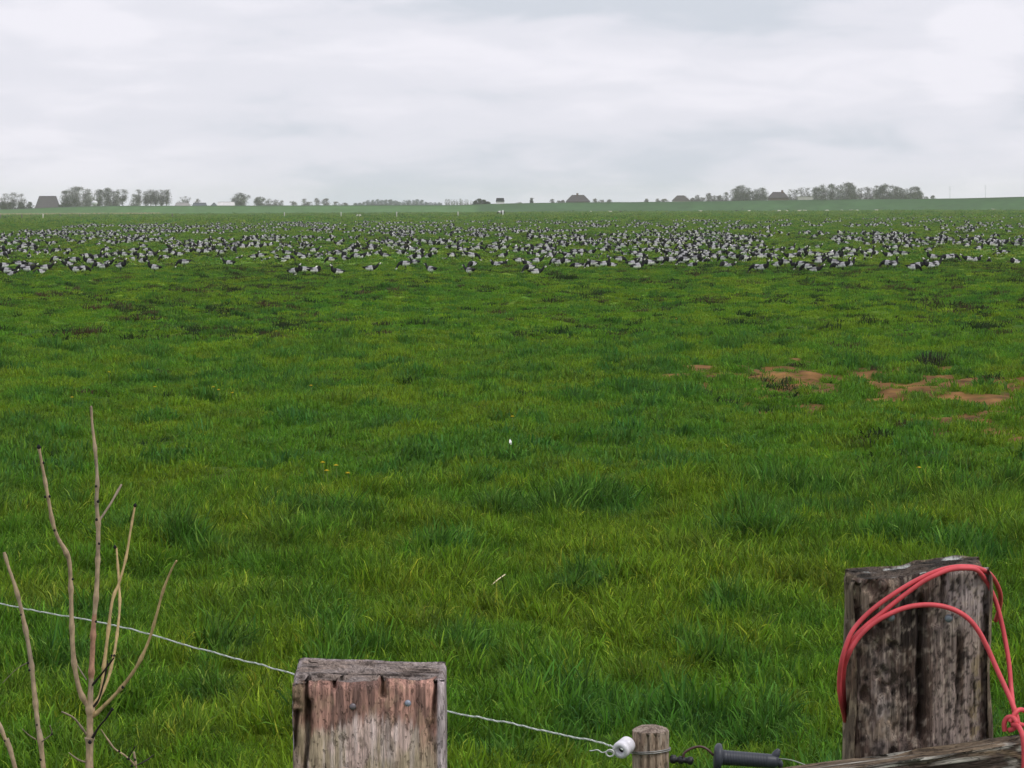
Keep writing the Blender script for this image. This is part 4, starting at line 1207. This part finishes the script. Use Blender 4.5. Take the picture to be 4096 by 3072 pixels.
# ---- the old split post with the cord
def post_b():
    xl, xr = P(3396, 2600, D0).x, P(3985, 2600, D0).x
    w = xr - xl; cx_ = (xl + xr) / 2; dep = .115
    z1 = P(3690, 2306, D0).z
    zg = gz(cx_, D0) - .35
    X = lambda px: (px - 3396) * w / 589.0 - w / 2
    Z = lambda py: -(py - 2300) / F * D0
    def top(x, y):
        prof = np.interp(x, [X(3390), X(3420), X(3520), X(3640), X(3700), X(3770), X(3900), X(3960), X(3990)], [2326, 2312, 2308, 2296, 2278, 2268, 2262, 2266, 2285])
        return z1 + Z(prof) + .006 * (fbm(x / .03, y / .02, 51, 3) - .5) + .004 * y / dep
    def disp(face, s, z):
        f = (face == 0)
        d = .004 * fbm(s / .008, z / .10, 160, 3) + .007 * (fbm(s / .035, z / .07, 164, 2) - .3)
        # the round of the old stem: worn away to both arrises
        d = d + .020 * (np.abs(s) / (w/2)) ** 4 * f
        # a slab is gone left of the long split
        slab = sstep(X(3592), X(3608), s) * sstep(X(3690), X(3684), s) * sstep(Z(2990), Z(2950), z)
        d = d + slab * .010
        slab2 = sstep(X(3690), X(3694), s) * sstep(X(3780), X(3775), s) * sstep(Z(2510), Z(2500), z)
        d = d + slab2 * .006
        cr = crack(s, z, X(3690), Z(2380), X(3690), Z(2990), .0042, .034, 11) + crack(s, z, X(3834), Z(2520), X(3828), Z(2940), .0016, .009, 12)
        cr += crack(s, z, X(3776), Z(2280), X(3778), Z(2430), .0030, .014, 13) + crack(s, z, X(3906), Z(2720), X(3900), Z(2880), .0016, .007, 14)
        cr += crack(s, z, X(3570), Z(2620), X(3574), Z(2960), .0018, .007, 15) + crack(s, z, X(3636), Z(2700), X(3640), Z(2990), .0015, .006, 16)
        cr += crack(s, z, X(3950), Z(2380), X(3962), Z(2640), .0026, .012, 17) + crack(s, z, X(3440), Z(2330), X(3436), Z(2600), .0018, .006, 18)
        rough = .009 * sstep(.52, .75, fbm(s / .016, z / .02, 168, 3)) * sstep(X(3700), X(3560), s)
        return np.where(f, d + cr + rough, d)
    def col(face, s, z, d):
        n = len(s)
        g1 = fbm(s / .005, z / .10, 170, 3); g2 = fbm(s / .03, z / .05, 173, 3); g3 = fbm(s / .010, z / .016, 176, 3); g4 = fbm(s / .022, z / .035, 178, 3)
        c = np.tile(np.array((0.088, 0.058, 0.044)), (n, 1))
        c = mixc(c, (0.20, 0.155, 0.138), sstep(.45, .68, g1) * .5)
        lft = sstep(X(3640), X(3560), s)
        c = mixc(c, (0.30, 0.235, 0.175), sstep(.53, .66, g4) * lft * .75)
        pale = np.exp(-((s - X(3530)) / .016) ** 2 - ((z - Z(2840)) / .06) ** 2)
        c = mixc(c, (0.34, 0.285, 0.255), pale * sstep(.35, .6, g3) * .9)
        c = mixc(c, (0.020, 0.016, 0.014), sstep(.60, .72, g3) * lft * .8)
        rgt = sstep(X(3700), X(3800), s)
        c = mixc(c, (0.37, 0.295, 0.255), rgt * sstep(.28, .60, g1) * .8)
        uprt = sstep(X(3770), X(3790), s) * sstep(Z(2560), Z(2440), z)
        c = mixc(c, (0.36, 0.31, 0.30), uprt * .65)
        c = mixc(c, (0.34, 0.27, 0.13), sstep(X(3840), X(3930), s) * sstep(.54, .66, g3) * sstep(Z(2560), Z(2680), z) * .7)
        c = mixc(c, (0.016, 0.013, 0.012), sstep(X(3590), X(3612), s) * sstep(X(3694), X(3684), s) * sstep(.30, .6, g2) * .75)
        c = mixc(c, (0.030, 0.022, 0.018), sstep(.61, .66, fbm(s / .004, z / .006, 188, 2)) * sstep(X(3690), X(3760), s) * .8)
        c = mixc(c, (0.36, 0.30, 0.24), sstep(.64, .70, fbm(s / .005, z / .008, 190, 2)) * .55)
        # lichen rosettes near the upper corner
        li = sstep(.60, .66, fbm(s / .012, z / .012, 181, 2)) * sstep(X(3530), X(3450), s) * sstep(Z(2480), Z(2350), z)
        c = mixc(c, (0.55, 0.52, 0.36), li * .85)
        side = mixc(np.tile(np.array((0.13, 0.098, 0.068)), (n, 1)), (0.26, 0.21, 0.14), sstep(.5, .68, g3))
        c = np.where(((face == 0) | (face == 4))[:, None], c, side)
        tp = np.tile(np.array((0.10, 0.078, 0.062)), (n, 1)); tp = mixc(tp, (0.035, 0.03, 0.025), sstep(.5, .65, fbm(s / .03, z / .01, 183, 3)))
        lc = sstep(.66, .70, fbm(s / .020, z / .03, 185, 2)); tp = mixc(tp, (0.55, 0.57, 0.54), lc * .9)
        c = np.where((face == 4)[:, None], tp, c)
        return c
    root = empty('gate_post', (cx_, D0 + dep/2, zg)); tag(root, 'dark split wooden post with lichen, hung with a pink cord', 'post')
    me = timber('timber', w, dep, 0, z1 - zg, lambda x, y: top(x, y) - zg, disp, col, fine=.36, corner=.018)
    obj('timber', me, M['wood'], root)
    for u, v in ((3575, 2470), (3806, 2474)):
        p = P(u, v, D0) - Vector((cx_, D0 + dep/2, zg))
        m_ = MB(); m_.lathe((p.x, p.y + .012, p.z), (-.25, -1, .05), [(0, .0025), (.017, .0025), (.0175, .0055), (.0195, .005), (.0205, .003)], 14, (0.22, 0.25, 0.28)); m_.build('nail', M['metal'], root)
    return cx_, w, dep, z1
pbx, pbw, pbd, pbz = post_b()

# ---- the rail nailed across the old post
def rail():
    a = P(3100, 3069, D0 - .01); b = P(4083, 2925, D0 - .01)
    ang = math.atan2(b.z - a.z, b.x - a.x)
    w, dep = .105, .072                               # height and depth of the rail
    dirv = Vector((math.cos(ang), 0, math.sin(ang))); nrm = Vector((-math.sin(ang), 0, math.cos(ang)))
    L = 1.55
    start = a - dirv * .28 - nrm * (w / 2)
    def top(x, y): return L + .004 * (fbm(x / .02, y / .02, 251, 2) - .5)
    def disp(face, s, z):
        d = .003 * fbm(s / .006, z / .10, 260, 3) + .005 * (fbm(s / .03, z / .08, 264, 2) - .4)
        return d + crack(s, z, .012, -1.2, .006, -.1, .0022, .010, 21) + .006 * sstep(.58, .75, fbm(s / .012, z / .03, 266, 3))
    def col(face, s, z, d):
        n = len(s); g1 = fbm(s / .005, z / .10, 270, 3); g3 = fbm(s / .009, z / .018, 276, 3); g4 = fbm(s / .012, z / .03, 278, 2)
        c = np.tile(np.array((0.052, 0.037, 0.029)), (n, 1))
        c = mixc(c, (0.115, 0.085, 0.065), sstep(.48, .68, g1) * .7)
        tp = (face == 3)
        c = np.where(tp[:, None], mixc(np.tile(np.array((0.20, 0.150, 0.100)), (n, 1)), (0.060, 0.044, 0.034), sstep(.45, .62, g3)), c)
        fleck = sstep(.60, .64, fbm(s / .008, z / .013, 281, 2)) * sstep(.38, .52, fbm(s / .04, z / .09, 284, 2))
        c = mixc(c, (0.50, 0.475, 0.41), fleck * np.where(tp, .9, .85 * sstep(.03, -.05, s)))
        c = mixc(c, (0.30, 0.215, 0.13), sstep(.64, .7, g3) * .5)
        return c
    me = timber('rail', w, dep, 0, L, top, disp, col, fine=1.0, levels=240, nfront=56, nside=40, nback=24, corner=.006)
    o = obj('rail', me, M['wood'])
    # local z runs along the rail, local -x is its upper edge, local -y its front
    zc = dirv; xc = -nrm; yc = zc.cross(xc)
    mat_ = Matrix((xc, yc, zc)).transposed().to_4x4()
    o.matrix_world = Matrix.Translation(start + Vector((0, -dep / 2 - .001, 0))) @ mat_
    tag(o, 'dark lichen-spotted fence rail rising across the foot of the split post', 'rail')
rail()

# ------------------------------------------------------------------ pink cord hung over the old post
def cord():
    R8 = lambda x, y, d: P(3100 + x / 1.8, 2150 + y / 1.8, d)
    fr = D0 - .004; m_ = MB(); c = (0.62, 0.080, 0.095); r_ = .0031
    back = D0 + .14
    def run(pts, rad=r_):
        m_.tube([R8(*p) for p in pts], rad, 9, c, smooth=6)
    # top turn: up the side of the post, over the corner, down behind and back to the knot
    run([(520, 1345, D0 + .10), (490, 1250, D0 + .06), (470, 1150, D0 + .03), (462, 1040, D0 + .015), (482, 880, fr), (540, 705, fr - .002), (620, 595, fr), (730, 495, fr - .002), (860, 403, fr - .002), (1000, 318, fr - .002), (1150, 248, fr - .003), (1280, 214, fr - .003), (1400, 210, fr - .002), (1480, 226, fr + .002), (1545, 262, D0 + .03), (1592, 325, D0 + .06), (1622, 410, D0 + .09), (1618, 500, D0 + .12), (1590, 600, back)])
    run([(512, 1330, D0 + .11), (500, 1190, D0 + .07), (492, 1030, D0 + .03), (512, 860, D0 + .004), (566, 730, fr), (650, 640, fr - .003), (745, 563, fr - .003), (850, 477, fr - .004), (960, 393, fr - .005), (1060, 322, fr - .007), (1150, 275, fr - .009), (1260, 232, fr - .009), (1380, 222, fr - .008), (1460, 238, fr - .003), (1528, 330, D0 + .02), (1575, 425, D0 + .028), (1612, 535, D0 + .03), (1650, 700, D0 + .03), (1684, 900, D0 + .022), (1700, 1080, D0 + .012), (1712, 1190, D0 - .01), (1728, 1290, D0 - .022)])
    # front turn sagging across the face, held by the nails
    run([(505, 1320, D0 + .09), (478, 1100, D0 + .04), (490, 960, D0 + .018), (535, 830, fr - .002), (600, 722, fr - .004), (700, 625, fr - .006), (820, 553, fr - .008), (950, 503, fr - .008), (1080, 485, fr - .008), (1200, 494, fr - .008), (1310, 530, fr - .008), (1400, 592, fr - .007), (1470, 680, fr - .006), (1530, 795, fr - .004), (1590, 930, fr - .006), (1650, 1062, fr - .012), (1700, 1172, fr - .020), (1735, 1270, fr - .028), (1750, 1340, fr - .032)], r_ * 1.08)
    # knot and tail over the rail
    run([(1655, 1395, fr - .03), (1650, 1340, fr - .03), (1672, 1300, fr - .032), (1712, 1296, fr - .036), (1738, 1330, fr - .040), (1722, 1372, fr - .036), (1685, 1388, fr - .032)], r_ * 1.1)
    run([(1690, 1330, fr - .036), (1730, 1262, fr - .034), (1762, 1240, fr - .030), (1800, 1250, fr - .024), (1830, 1300, fr - .02), (1810, 1352, fr - .024), (1760, 1345, fr - .034), (1700, 1352, fr - .036)], r_)
    run([(1712, 1345, fr - .036), (1752, 1362, fr - .050), (1776, 1405, fr - .086), (1788, 1460, fr - .092), (1794, 1560, fr - .092), (1792, 1700, fr - .092), (1786, 1860, fr - .092)], r_ * 1.1)
    o = m_.build('cord', M['cord'], origin=R8(1690, 1395, D0)); tag(o, 'coil of pink-red rubber cord looped over the dark split post', 'cord')
cord()

# ------------------------------------------------------------------ round post, insulator, fence wire and gate handle
D1 = 6.5
R7 = lambda x, y, d=D1: P(2300 + x / 2.212, 2800 + y / 2.212, d)
def round_post():
    c0 = R7(676, 300); rad = (R7(842, 400).x - R7(508, 400).x) / 2
    zg = gz(c0.x, D1 + rad) - .3
    zt = R7(676, 262).z
    root = empty('fence_post', (c0.x, D1 + rad, zg)); tag(root, 'slim round fence post with a chamfered top, carrying the white insulator', 'post')
    H = zt - zg; n = 64; V = []; C = []
    zs = np.concatenate([np.linspace(0, H - .22, 8)[:-1], np.linspace(H - .22, H - .008, 70)])
    th = np.arange(n) / n * 2 * np.pi
    def colr(z, t, end=False):
        s = t * rad
        g1 = fbm(s / .004, z / .08 + 0 * s, 310, 3); g3 = fbm(s / .01, z / .03 + 0 * s, 312, 3)
        c = np.tile(np.array((0.34, 0.255, 0.185)), (n, 1)); c = mixc(c, (0.20, 0.135, 0.09), sstep(.45, .65, g1) * .7); c = mixc(c, (0.42, 0.35, 0.28), sstep(.5, .7, g3) * .6)
        return c
    for z in zs:
        d = .0022 * fbm(th * rad / .004, z / .10 + 0 * th, 301, 3)
        for a0, zlen, w_ in ((-1.75, .16, .05), (-1.30, .10, .06), (-2.3, .09, .05), (-.6, .12, .05)):
            d = d + .008 * np.exp(-(((th - (a0 % 6.283)) / w_) ** 2)) * float(sstep(H - zlen - .03, H - zlen + .01, z))
        rr = rad - d
        V.append(np.stack([np.cos(th) * rr, np.sin(th) * rr, np.full(n, z)], 1)); C.append(colr(z, th))
    for q in np.linspace(.94, .0, 9):
        x, y = np.cos(th) * rad * q, np.sin(th) * rad * q
        zc = H - .008 + .010 * (1 - q ** 2) + .16 * y - .003 * fbm(x / .01, y / .003, 320, 2)
        V.append(np.stack([x, y, zc], 1))
        e = fbm(x / .02, y / .005, 322, 3); c = mixc(np.tile(np.array((0.36, 0.29, 0.235)), (n, 1)), (0.20, 0.15, 0.12), sstep(.42, .65, e)); C.append(c)
    V = np.concatenate(V); C = np.concatenate(C); R = len(V) // n
    idx = np.arange(n * R).reshape(R, n); nx_ = np.roll(idx, -1, 1)
    Q = np.stack([idx[:-1], nx_[:-1], nx_[1:], idx[1:]], -1).reshape(-1, 4)
    obj('timber', quad_mesh('timber', V, Q, C), M['wood'], root)
    zr = R7(676, 482).z - zg
    b = MB()
    for k, dz in ((0, 0), (1, .0035)):
        b.tube([(math.cos(a) * (rad + .0016), math.sin(a) * (rad + .0016), zr + dz + .004 * math.cos(a + .6)) for a in np.linspace(0, 2 * math.pi, 40)], .0015, 6, (0.30, 0.29, 0.27), cap=False)
    b.build('binding_wire', M['metal'], root)
    return root, c0, rad, zg
rp, rpc, rprad, rpz = round_post()

def insulator():
    a = R7(398, 450, D1 - .012); b = R7(488, 388, D1 + .010)
    ax = (Vector(b) - Vector(a))
    ax = (ax.normalized() + Vector((0, .55, 0))).normalized()
    root = empty('insulator', a); tag(root, 'white porcelain ring insulator fixed to the slim round post', 'insulator')
    r_ = .0185
    m_ = MB()
    prof = [(.012, .0065), (.0, .0078), (-.002, .012), (0, r_ * .95), (.004, r_), (.016, r_ * .99), (.0185, r_ * .86), (.022, r_ * .84), (.0245, r_ * .97), (.037, r_ * .96), (.041, r_ * .8), (.042, .008)]
    m_.lathe((0, 0, 0), ax, prof, 28, (0.70, 0.68, 0.72)); m_.build('ring', M['glaze'], root)
    h = MB(); h.lathe(Vector((0, 0, 0)) + ax * .0085, ax, [(0, .0066), (.006, .006)], 14, (0.05, 0.04, 0.05)); h.build('bore', M['plastic'], root)
    s = MB(); s.tube([ax * .04, ax * .06 + Vector((0, .003, 0)), ax * .085 + Vector((.006, .006, 0))], .0032, 8, (0.30, 0.29, 0.28)); s.build('screw', M['metal'], root)
insulator()

def wire():
    c = (0.62, 0.66, 0.60)
    e = R7(345, 420, D1 - .004)
    pix = [(-420, 2318, 9.7), (-150, 2380, 9.1), (0, 2414, 8.8), (210, 2455, 8.4), (480, 2508, 8.0), (800, 2596, 7.65), (1000, 2648, 7.45), (1150, 2690, 7.3), (1450, 2765, 7.1), (1790, 2845, 6.9), (1960, 2878, 6.8), (2140, 2915, 6.7), (2300, 2950, 6.6), (2420, 2975, 6.52)]
    pts = [P(u, v, d) for u, v, d in pix] + [e]
    pts, _ = catmull(pts, [1] * len(pts), 26)
    m_ = MB()
    # several strands laid together, with the kinks of old wire
    kk = [Vector((0, 0, .0035 * (float(noise(i / 9.0, 2.2, 3)) - .5) + .002 * (float(noise(i / 3.0, 6.2, 4)) - .5))) for i in range(len(pts))]
    for s in range(3):
        q = []
        for i, p in enumerate(pts):
            a = i * 1.1 + s * 2.094
            q.append(p + kk[i] + Vector((0, math.cos(a) * .0012, math.sin(a) * .0012)))
        m_.tube(q, .00115, 5, (c, (0.75, 0.78, 0.72), (0.42, 0.46, 0.40))[s])
    # tail of loose wire curled up below the insulator
    tail = [R7(x, y, D1 - .01) for x, y in ((345, 425), (330, 455), (285, 450), (272, 475), (300, 500), (335, 490), (330, 462), (290, 455), (240, 465), (200, 442), (160, 448), (128, 450))]
    m_.tube(tail, .0013, 6, (0.50, 0.52, 0.50), smooth=6)
    ring = [R7(310 + 34 * math.cos(a), 470 + 30 * math.sin(a), D1 - .014) for a in np.linspace(0, 6.5, 20)]
    m_.tube(ring, .0018, 6, (0.55, 0.56, 0.54))
    m_.tube([e, R7(378, 410, D1 + .002), R7(420, 440, D1 - .026)], .0016, 6, c, smooth=4)
    o = m_.build('fence_wire', M['metal'], origin=e); tag(o, 'pale twisted electric fence wire running behind the squared gate post', 'wire')
wire()

def gate_handle():
    base = R7(1215, 500, D1)
    root = empty('electric_gate_handle', base); tag(root, 'black ribbed plastic electric fence gate handle with a brown lead beside the slim round post', 'gate grip')  # the handle of the electric fence gate
    B = Vector(base); c = (0.040, 0.044, 0.056)
    a = R7(1262, 505, D1) ; b = R7(1790, 545, D1)
    ax = (Vector(b) - Vector(a)); L = ax.length; ax.normalize()
    s = L / 528.0
    m_ = MB()
    prof = [(0, .006), (.001, .012)]
    n_r = 26
    R = 68 * s
    prof = [(-10*s, R*.5), (0, R*.62), (30*s, R*.95), (60*s, R*1.0)]
    for k in range(n_r):
        t = 70 + (430 - 70) * k / n_r
        prof += [(t*s, R*(1.0 - .05*k/n_r)), ((t+4)*s, R*(.955 - .05*k/n_r)), ((t+9)*s, R*(.955 - .05*k/n_r)), ((t+12)*s, R*(1.0 - .05*k/n_r))]
    prof += [(440*s, R*.93), (500*s, R*.9), (528*s, R*.8), (534*s, R*.4)]
    m_.lathe(Vector(a) - B, ax, prof, 26, c); m_.build('grip', M['plastic'], root)
    f = MB(); f.lathe(Vector(a) - B + ax * (8*s), ax, [(-42*s, R*.9), (-38*s, R*1.45), (-22*s, R*1.75), (0, R*1.82), (18*s, R*1.7), (30*s, R*1.2), (40*s, R*.9)], 28, c); f.build('flange', M['plastic'], root)
    h = MB()
    e0 = Vector(a) - B + ax * (490*s)
    h.tube([e0 + Vector((0, 0, R*.3)), e0 + ax*(30*s) + Vector((0, 0, R*1.05)), e0 + ax*(52*s) + Vector((0, 0, R*1.62))], [R*.55, R*.50, R*.22], 12, c, smooth=4)
    h.tube([e0 + ax*(10*s), e0 + ax*(58*s) - Vector((0, 0, R*.25)), e0 + ax*(62*s) - Vector((0, 0, R*.75))], [R*.8, R*.5, R*.25], 12, c, smooth=4); h.build('end_stop', M['plastic'], root)
    k = MB(); k.tube([R7(x, y, D1 - .002) - B for x, y in ((960, 508), (962, 480), (985, 455), (1040, 425), (1100, 412), (1150, 425), (1190, 455), (1225, 490))], .0026, 8, (0.075, 0.035, 0.03), smooth=6); k.build('lead', M['plastic'], root)
    g_ = MB()
    p0 = R7(838, 522, D1 + .01) - B; p1 = R7(1048, 540, D1) - B; d_ = (p1 - p0)
    g_.lathe(p0, d_, [(0, .006), (.004, .009), (.012, .0095), (.013, .006), (.018, .0055), (.020, .0085), (.028, .0085), (.030, .0055), (d_.length - .012, .0065), (d_.length - .010, .009), (d_.length - .003, .0085), (d_.length, .004)], 16, (0.016, 0.016, 0.018))
    g_.build('plug', M['plastic'], root)
    t = MB(); e1 = R7(1815, 520, D1) - B
    t.tube([e1, R7(1900, 530, D1 - .1) - B, R7(1985, 555, D1 - .3) - B, R7(2200, 640, D1 - .7) - B], .0013, 6, (0.34, 0.38, 0.30), smooth=5); t.build('tail_wire', M['metal'], root)
gate_handle()

# ------------------------------------------------------------------ ash shoots in front of the wire
DS = 4.3
R5 = lambda x, y, d=DS: P(x / 1.09, 1550 + y / 1.09, d)
PX = DS / F / 1.09
BK1 = (0.40, 0.295, 0.185); BK2 = (0.29, 0.235, 0.17); BK3 = (0.44, 0.32, 0.155); BUD = (0.012, 0.011, 0.012); DTW = (0.035, 0.028, 0.026)
def sapling(label, stem, branches, buds):
    p0 = R5(stem[0][0], stem[0][1]); p1 = R5(stem[1][0], stem[1][1])
    slope = max(-.35, min(.35, (p0.x - p1.x) / (p1.z - p0.z)))
    zg = gz(p0.x, DS); x0 = p0.x + slope * (p0.z - zg) * .6
    root = empty('ash_shoot', (x0, DS, zg)); tag(root, label, 'sapling', None)
    O = Vector((x0, DS, zg))
    def poly(pts, d=0.0):
        out = []; rad = []
        for i, q in enumerate(pts):
            dd = d * i / max(len(pts) - 1, 1)
            out.append(R5(q[0], q[1], DS + dd) - O); rad.append(q[2] * PX)
        return out, rad
    def knobbly(pts, rad, sub):
        pts, rad = catmull(pts, rad, sub)
        L_ = 0.0; out = []
        for i, r_ in enumerate(rad):
            if i: L_ += (pts[i] - pts[i-1]).length
            node = math.exp(-((((L_ + pts[0].x) / .052) % 1.0 - .5) / .13) ** 2)          # swollen leaf scars
            out.append(r_ * (.86 + .34 * node + .16 * (float(noise(i / 1.7, pts[0].x * 50, 9)) - .5)))
        rad = out
        return pts, rad
    pts, rad = poly(stem)
    pts = [Vector((0, 0, -.1)), Vector((pts[0].x + slope * pts[0].z * .38, 0, pts[0].z * .5))] + pts; rad = [rad[0] * 1.35, rad[0] * 1.15] + rad
    pts, rad = knobbly(pts, rad, 12)
    m_ = MB(); m_.tube(pts, rad, 10, BK1)
    # the stem greys and warms by turns along its length
    for i in range(len(pts)):
        t = float(noise(i / 6.0, x0 * 31, 14))
        cc = tuple(BK2[j] + (BK1[j] - BK2[j]) * t * 1.4 for j in range(3))
        if abs(pts[i].z + zg - R5(395, 1130).z) < .045 and 'tallest' in label: cc = (0.36, 0.20, 0.13)
        for k in range(10): m_.c[i * 10 + k] = cc
    st = m_.build('stem', M['bark'], root)
    for col, dd, q in branches:
        b = MB(); pp, rr = poly(q, dd); pp, rr = knobbly(pp, rr, 12); b.tube(pp, rr, 8, col); b.build('branch' if col != DTW else 'twig', M['bark'], root)
    for x, y, r_, dd in buds:
        b = MB(); p = R5(x, y, DS + dd - .001) - O
        b.lathe(p - Vector((0, 0, r_ * PX)), (random.uniform(-.3, .3), 0, 1), [(0, r_*PX*.5), (r_*PX*.6, r_*PX), (r_*PX*1.3, r_*PX*.75), (r_*PX*2.0, r_*PX*.15)], 8, BUD); b.build('bud', M['bark'], root)
sapling('branching bare ash shoot with black buds, tallest by the fence wire',
    [(390, 1665, 19), (391, 1540, 18), (393, 1410, 18), (396, 1300, 13), (402, 1180, 13), (408, 1040, 12), (420, 900, 12), (426, 760, 11), (428, 600, 11), (421, 500, 10), (424, 400, 9), (415, 270, 8), (403, 170, 7), (397, 80, 5)],
    [(BK1, -.05, [(385, 1395, 12), (346, 1315, 13), (321, 1180, 12), (312, 1000, 11.5), (309, 880, 11), (303, 765, 11), (285, 712, 11), (250, 650, 10), (228, 580, 9.5), (210, 480, 9), (186, 350, 8), (170, 265, 7)]),
     (BK2, .02, [(430, 584, 6), (480, 510, 5.5), (530, 422, 5)]),
     (BK3, .08, [(402, 1398, 9), (438, 1335, 8.5), (455, 1200, 8.5), (470, 1080, 8), (490, 930, 7.5), (520, 850, 6.5), (550, 740, 6), (570, 620, 5.5), (588, 518, 5)]),
     (BK3, .12, [(405, 1390, 8), (455, 1312, 7.5), (490, 1200, 7), (510, 1080, 6.5), (522, 950, 6.5), (518, 840, 6), (508, 700, 5)]),
     (BK3, -.06, [(405, 1435, 9), (470, 1372, 9), (535, 1302, 8.5), (600, 1210, 8), (650, 1100, 7), (680, 1000, 6.5), (710, 890, 6), (745, 800, 5.5), (770, 755, 3.5)]),
     (DTW, -.04, [(394, 1545, 6), (430, 1482, 5), (460, 1446, 4.5), (490, 1402, 4)]),
     (DTW, -.05, [(400, 1302, 5), (450, 1240, 4.5), (497, 1178, 3.5)]),
     (DTW, -.03, [(400, 1400, 5), (432, 1355, 4.5), (458, 1260, 4), (470, 1190, 3)]),
     (BK2, -.04, [(378, 1515, 6), (355, 1482, 5.5), (320, 1440, 5), (270, 1414, 4)]),
     (BK2, -.02, [(375, 1634, 6), (340, 1622, 4), (300, 1592, 2.5)]),
     (BK2, .03, [(378, 1275, 3), (355, 1240, 2.5), (338, 1210, 2)])],
    [(170, 258, 10, -.05), (189, 327, 6, -.046), (197, 476, 6, -.045), (218, 474, 6, -.045), (588, 512, 9, .08), (503, 694, 9, .12), (426, 496, 7, -.01), (433, 680, 6, -.01), (418, 430, 6, -.01), (490, 1402, 8, -.04), (497, 1168, 6, -.05), (486, 1168, 5, -.05), (536, 1306, 7, -.065), (526, 833, 6, .07), (418, 1020, 6, -.012), (392, 1545, 9, -.02), (318, 835, 6, -.05), (236, 622, 6, -.05), (574, 600, 5, .08), (420, 575, 7, -.01)])
sapling('straight unbranched ash shoot with few buds beside the branching shoot',
    [(190, 1665, 13), (166, 1480, 12), (150, 1330, 11.5), (130, 1160, 11), (100, 1000, 10), (70, 880, 9), (36, 780, 8), (18, 718, 6.5)],
    [(BK2, -.03, [(155, 1535, 4), (125, 1515, 3), (98, 1490, 2)]), (BK2, -.04, [(176, 1548, 4), (205, 1528, 3.5), (226, 1508, 3), (218, 1475, 2.5)]),
     (BK2, .03, [(120, 1200, 2.5), (70, 1230, 2), (10, 1290, 1.5)])],
    [(128, 1232, 6, -.012), (122, 1200, 6, -.012), (226, 1510, 5, -.04), (160, 1470, 5, -.012), (178, 1622, 6, -.012), (92, 990, 5, -.012)])
sapling('leaning stub of an ash shoot at the outer edge of the saplings',
    [(68, 1665, 11), (32, 1560, 10), (2, 1480, 9), (-30, 1400, 7), (-50, 1330, 5)], [], [(20, 1540, 5, -.012)])
sapling('thin brushy dead ash twig low in the grass side of the shoots',
    [(600, 1700, 5), (590, 1650, 5), (545, 1605, 4.5), (500, 1575, 4), (470, 1535, 3.5), (440, 1490, 2)],
    [(DTW, -.02, [(560, 1615, 3), (575, 1590, 3), (590, 1565, 2)]), (DTW, .02, [(590, 1650, 4), (640, 1625, 3), (670, 1600, 2)])],
    [(520, 1585, 6, -.01), (560, 1618, 7, -.01), (590, 1622, 6, -.01), (575, 1650, 7, -.01)])

# ------------------------------------------------------------------ the hazy air
def haze():
    m_ = MB(); m_.box((-4200, -120, FIELD - 1.2), (4200, 3700, 22.0))
    ma, nt, b = new_mat('hazy_air')
    nt.nodes.remove(b)
    vol = nt.nodes.new('ShaderNodeVolumePrincipled')
    vol.inputs['Color'].default_value = (0.97, 0.985, 1.0, 1)
    vol.inputs['Density'].default_value = 0.00012

    vol.inputs['Anisotropy'].default_value = 0.0
    nt.links.new(vol.outputs[0], nt.nodes['Material Output'].inputs['Volume'])
    o = m_.build('haze', ma, smooth=False); tag(o, kind='stuff')
haze()
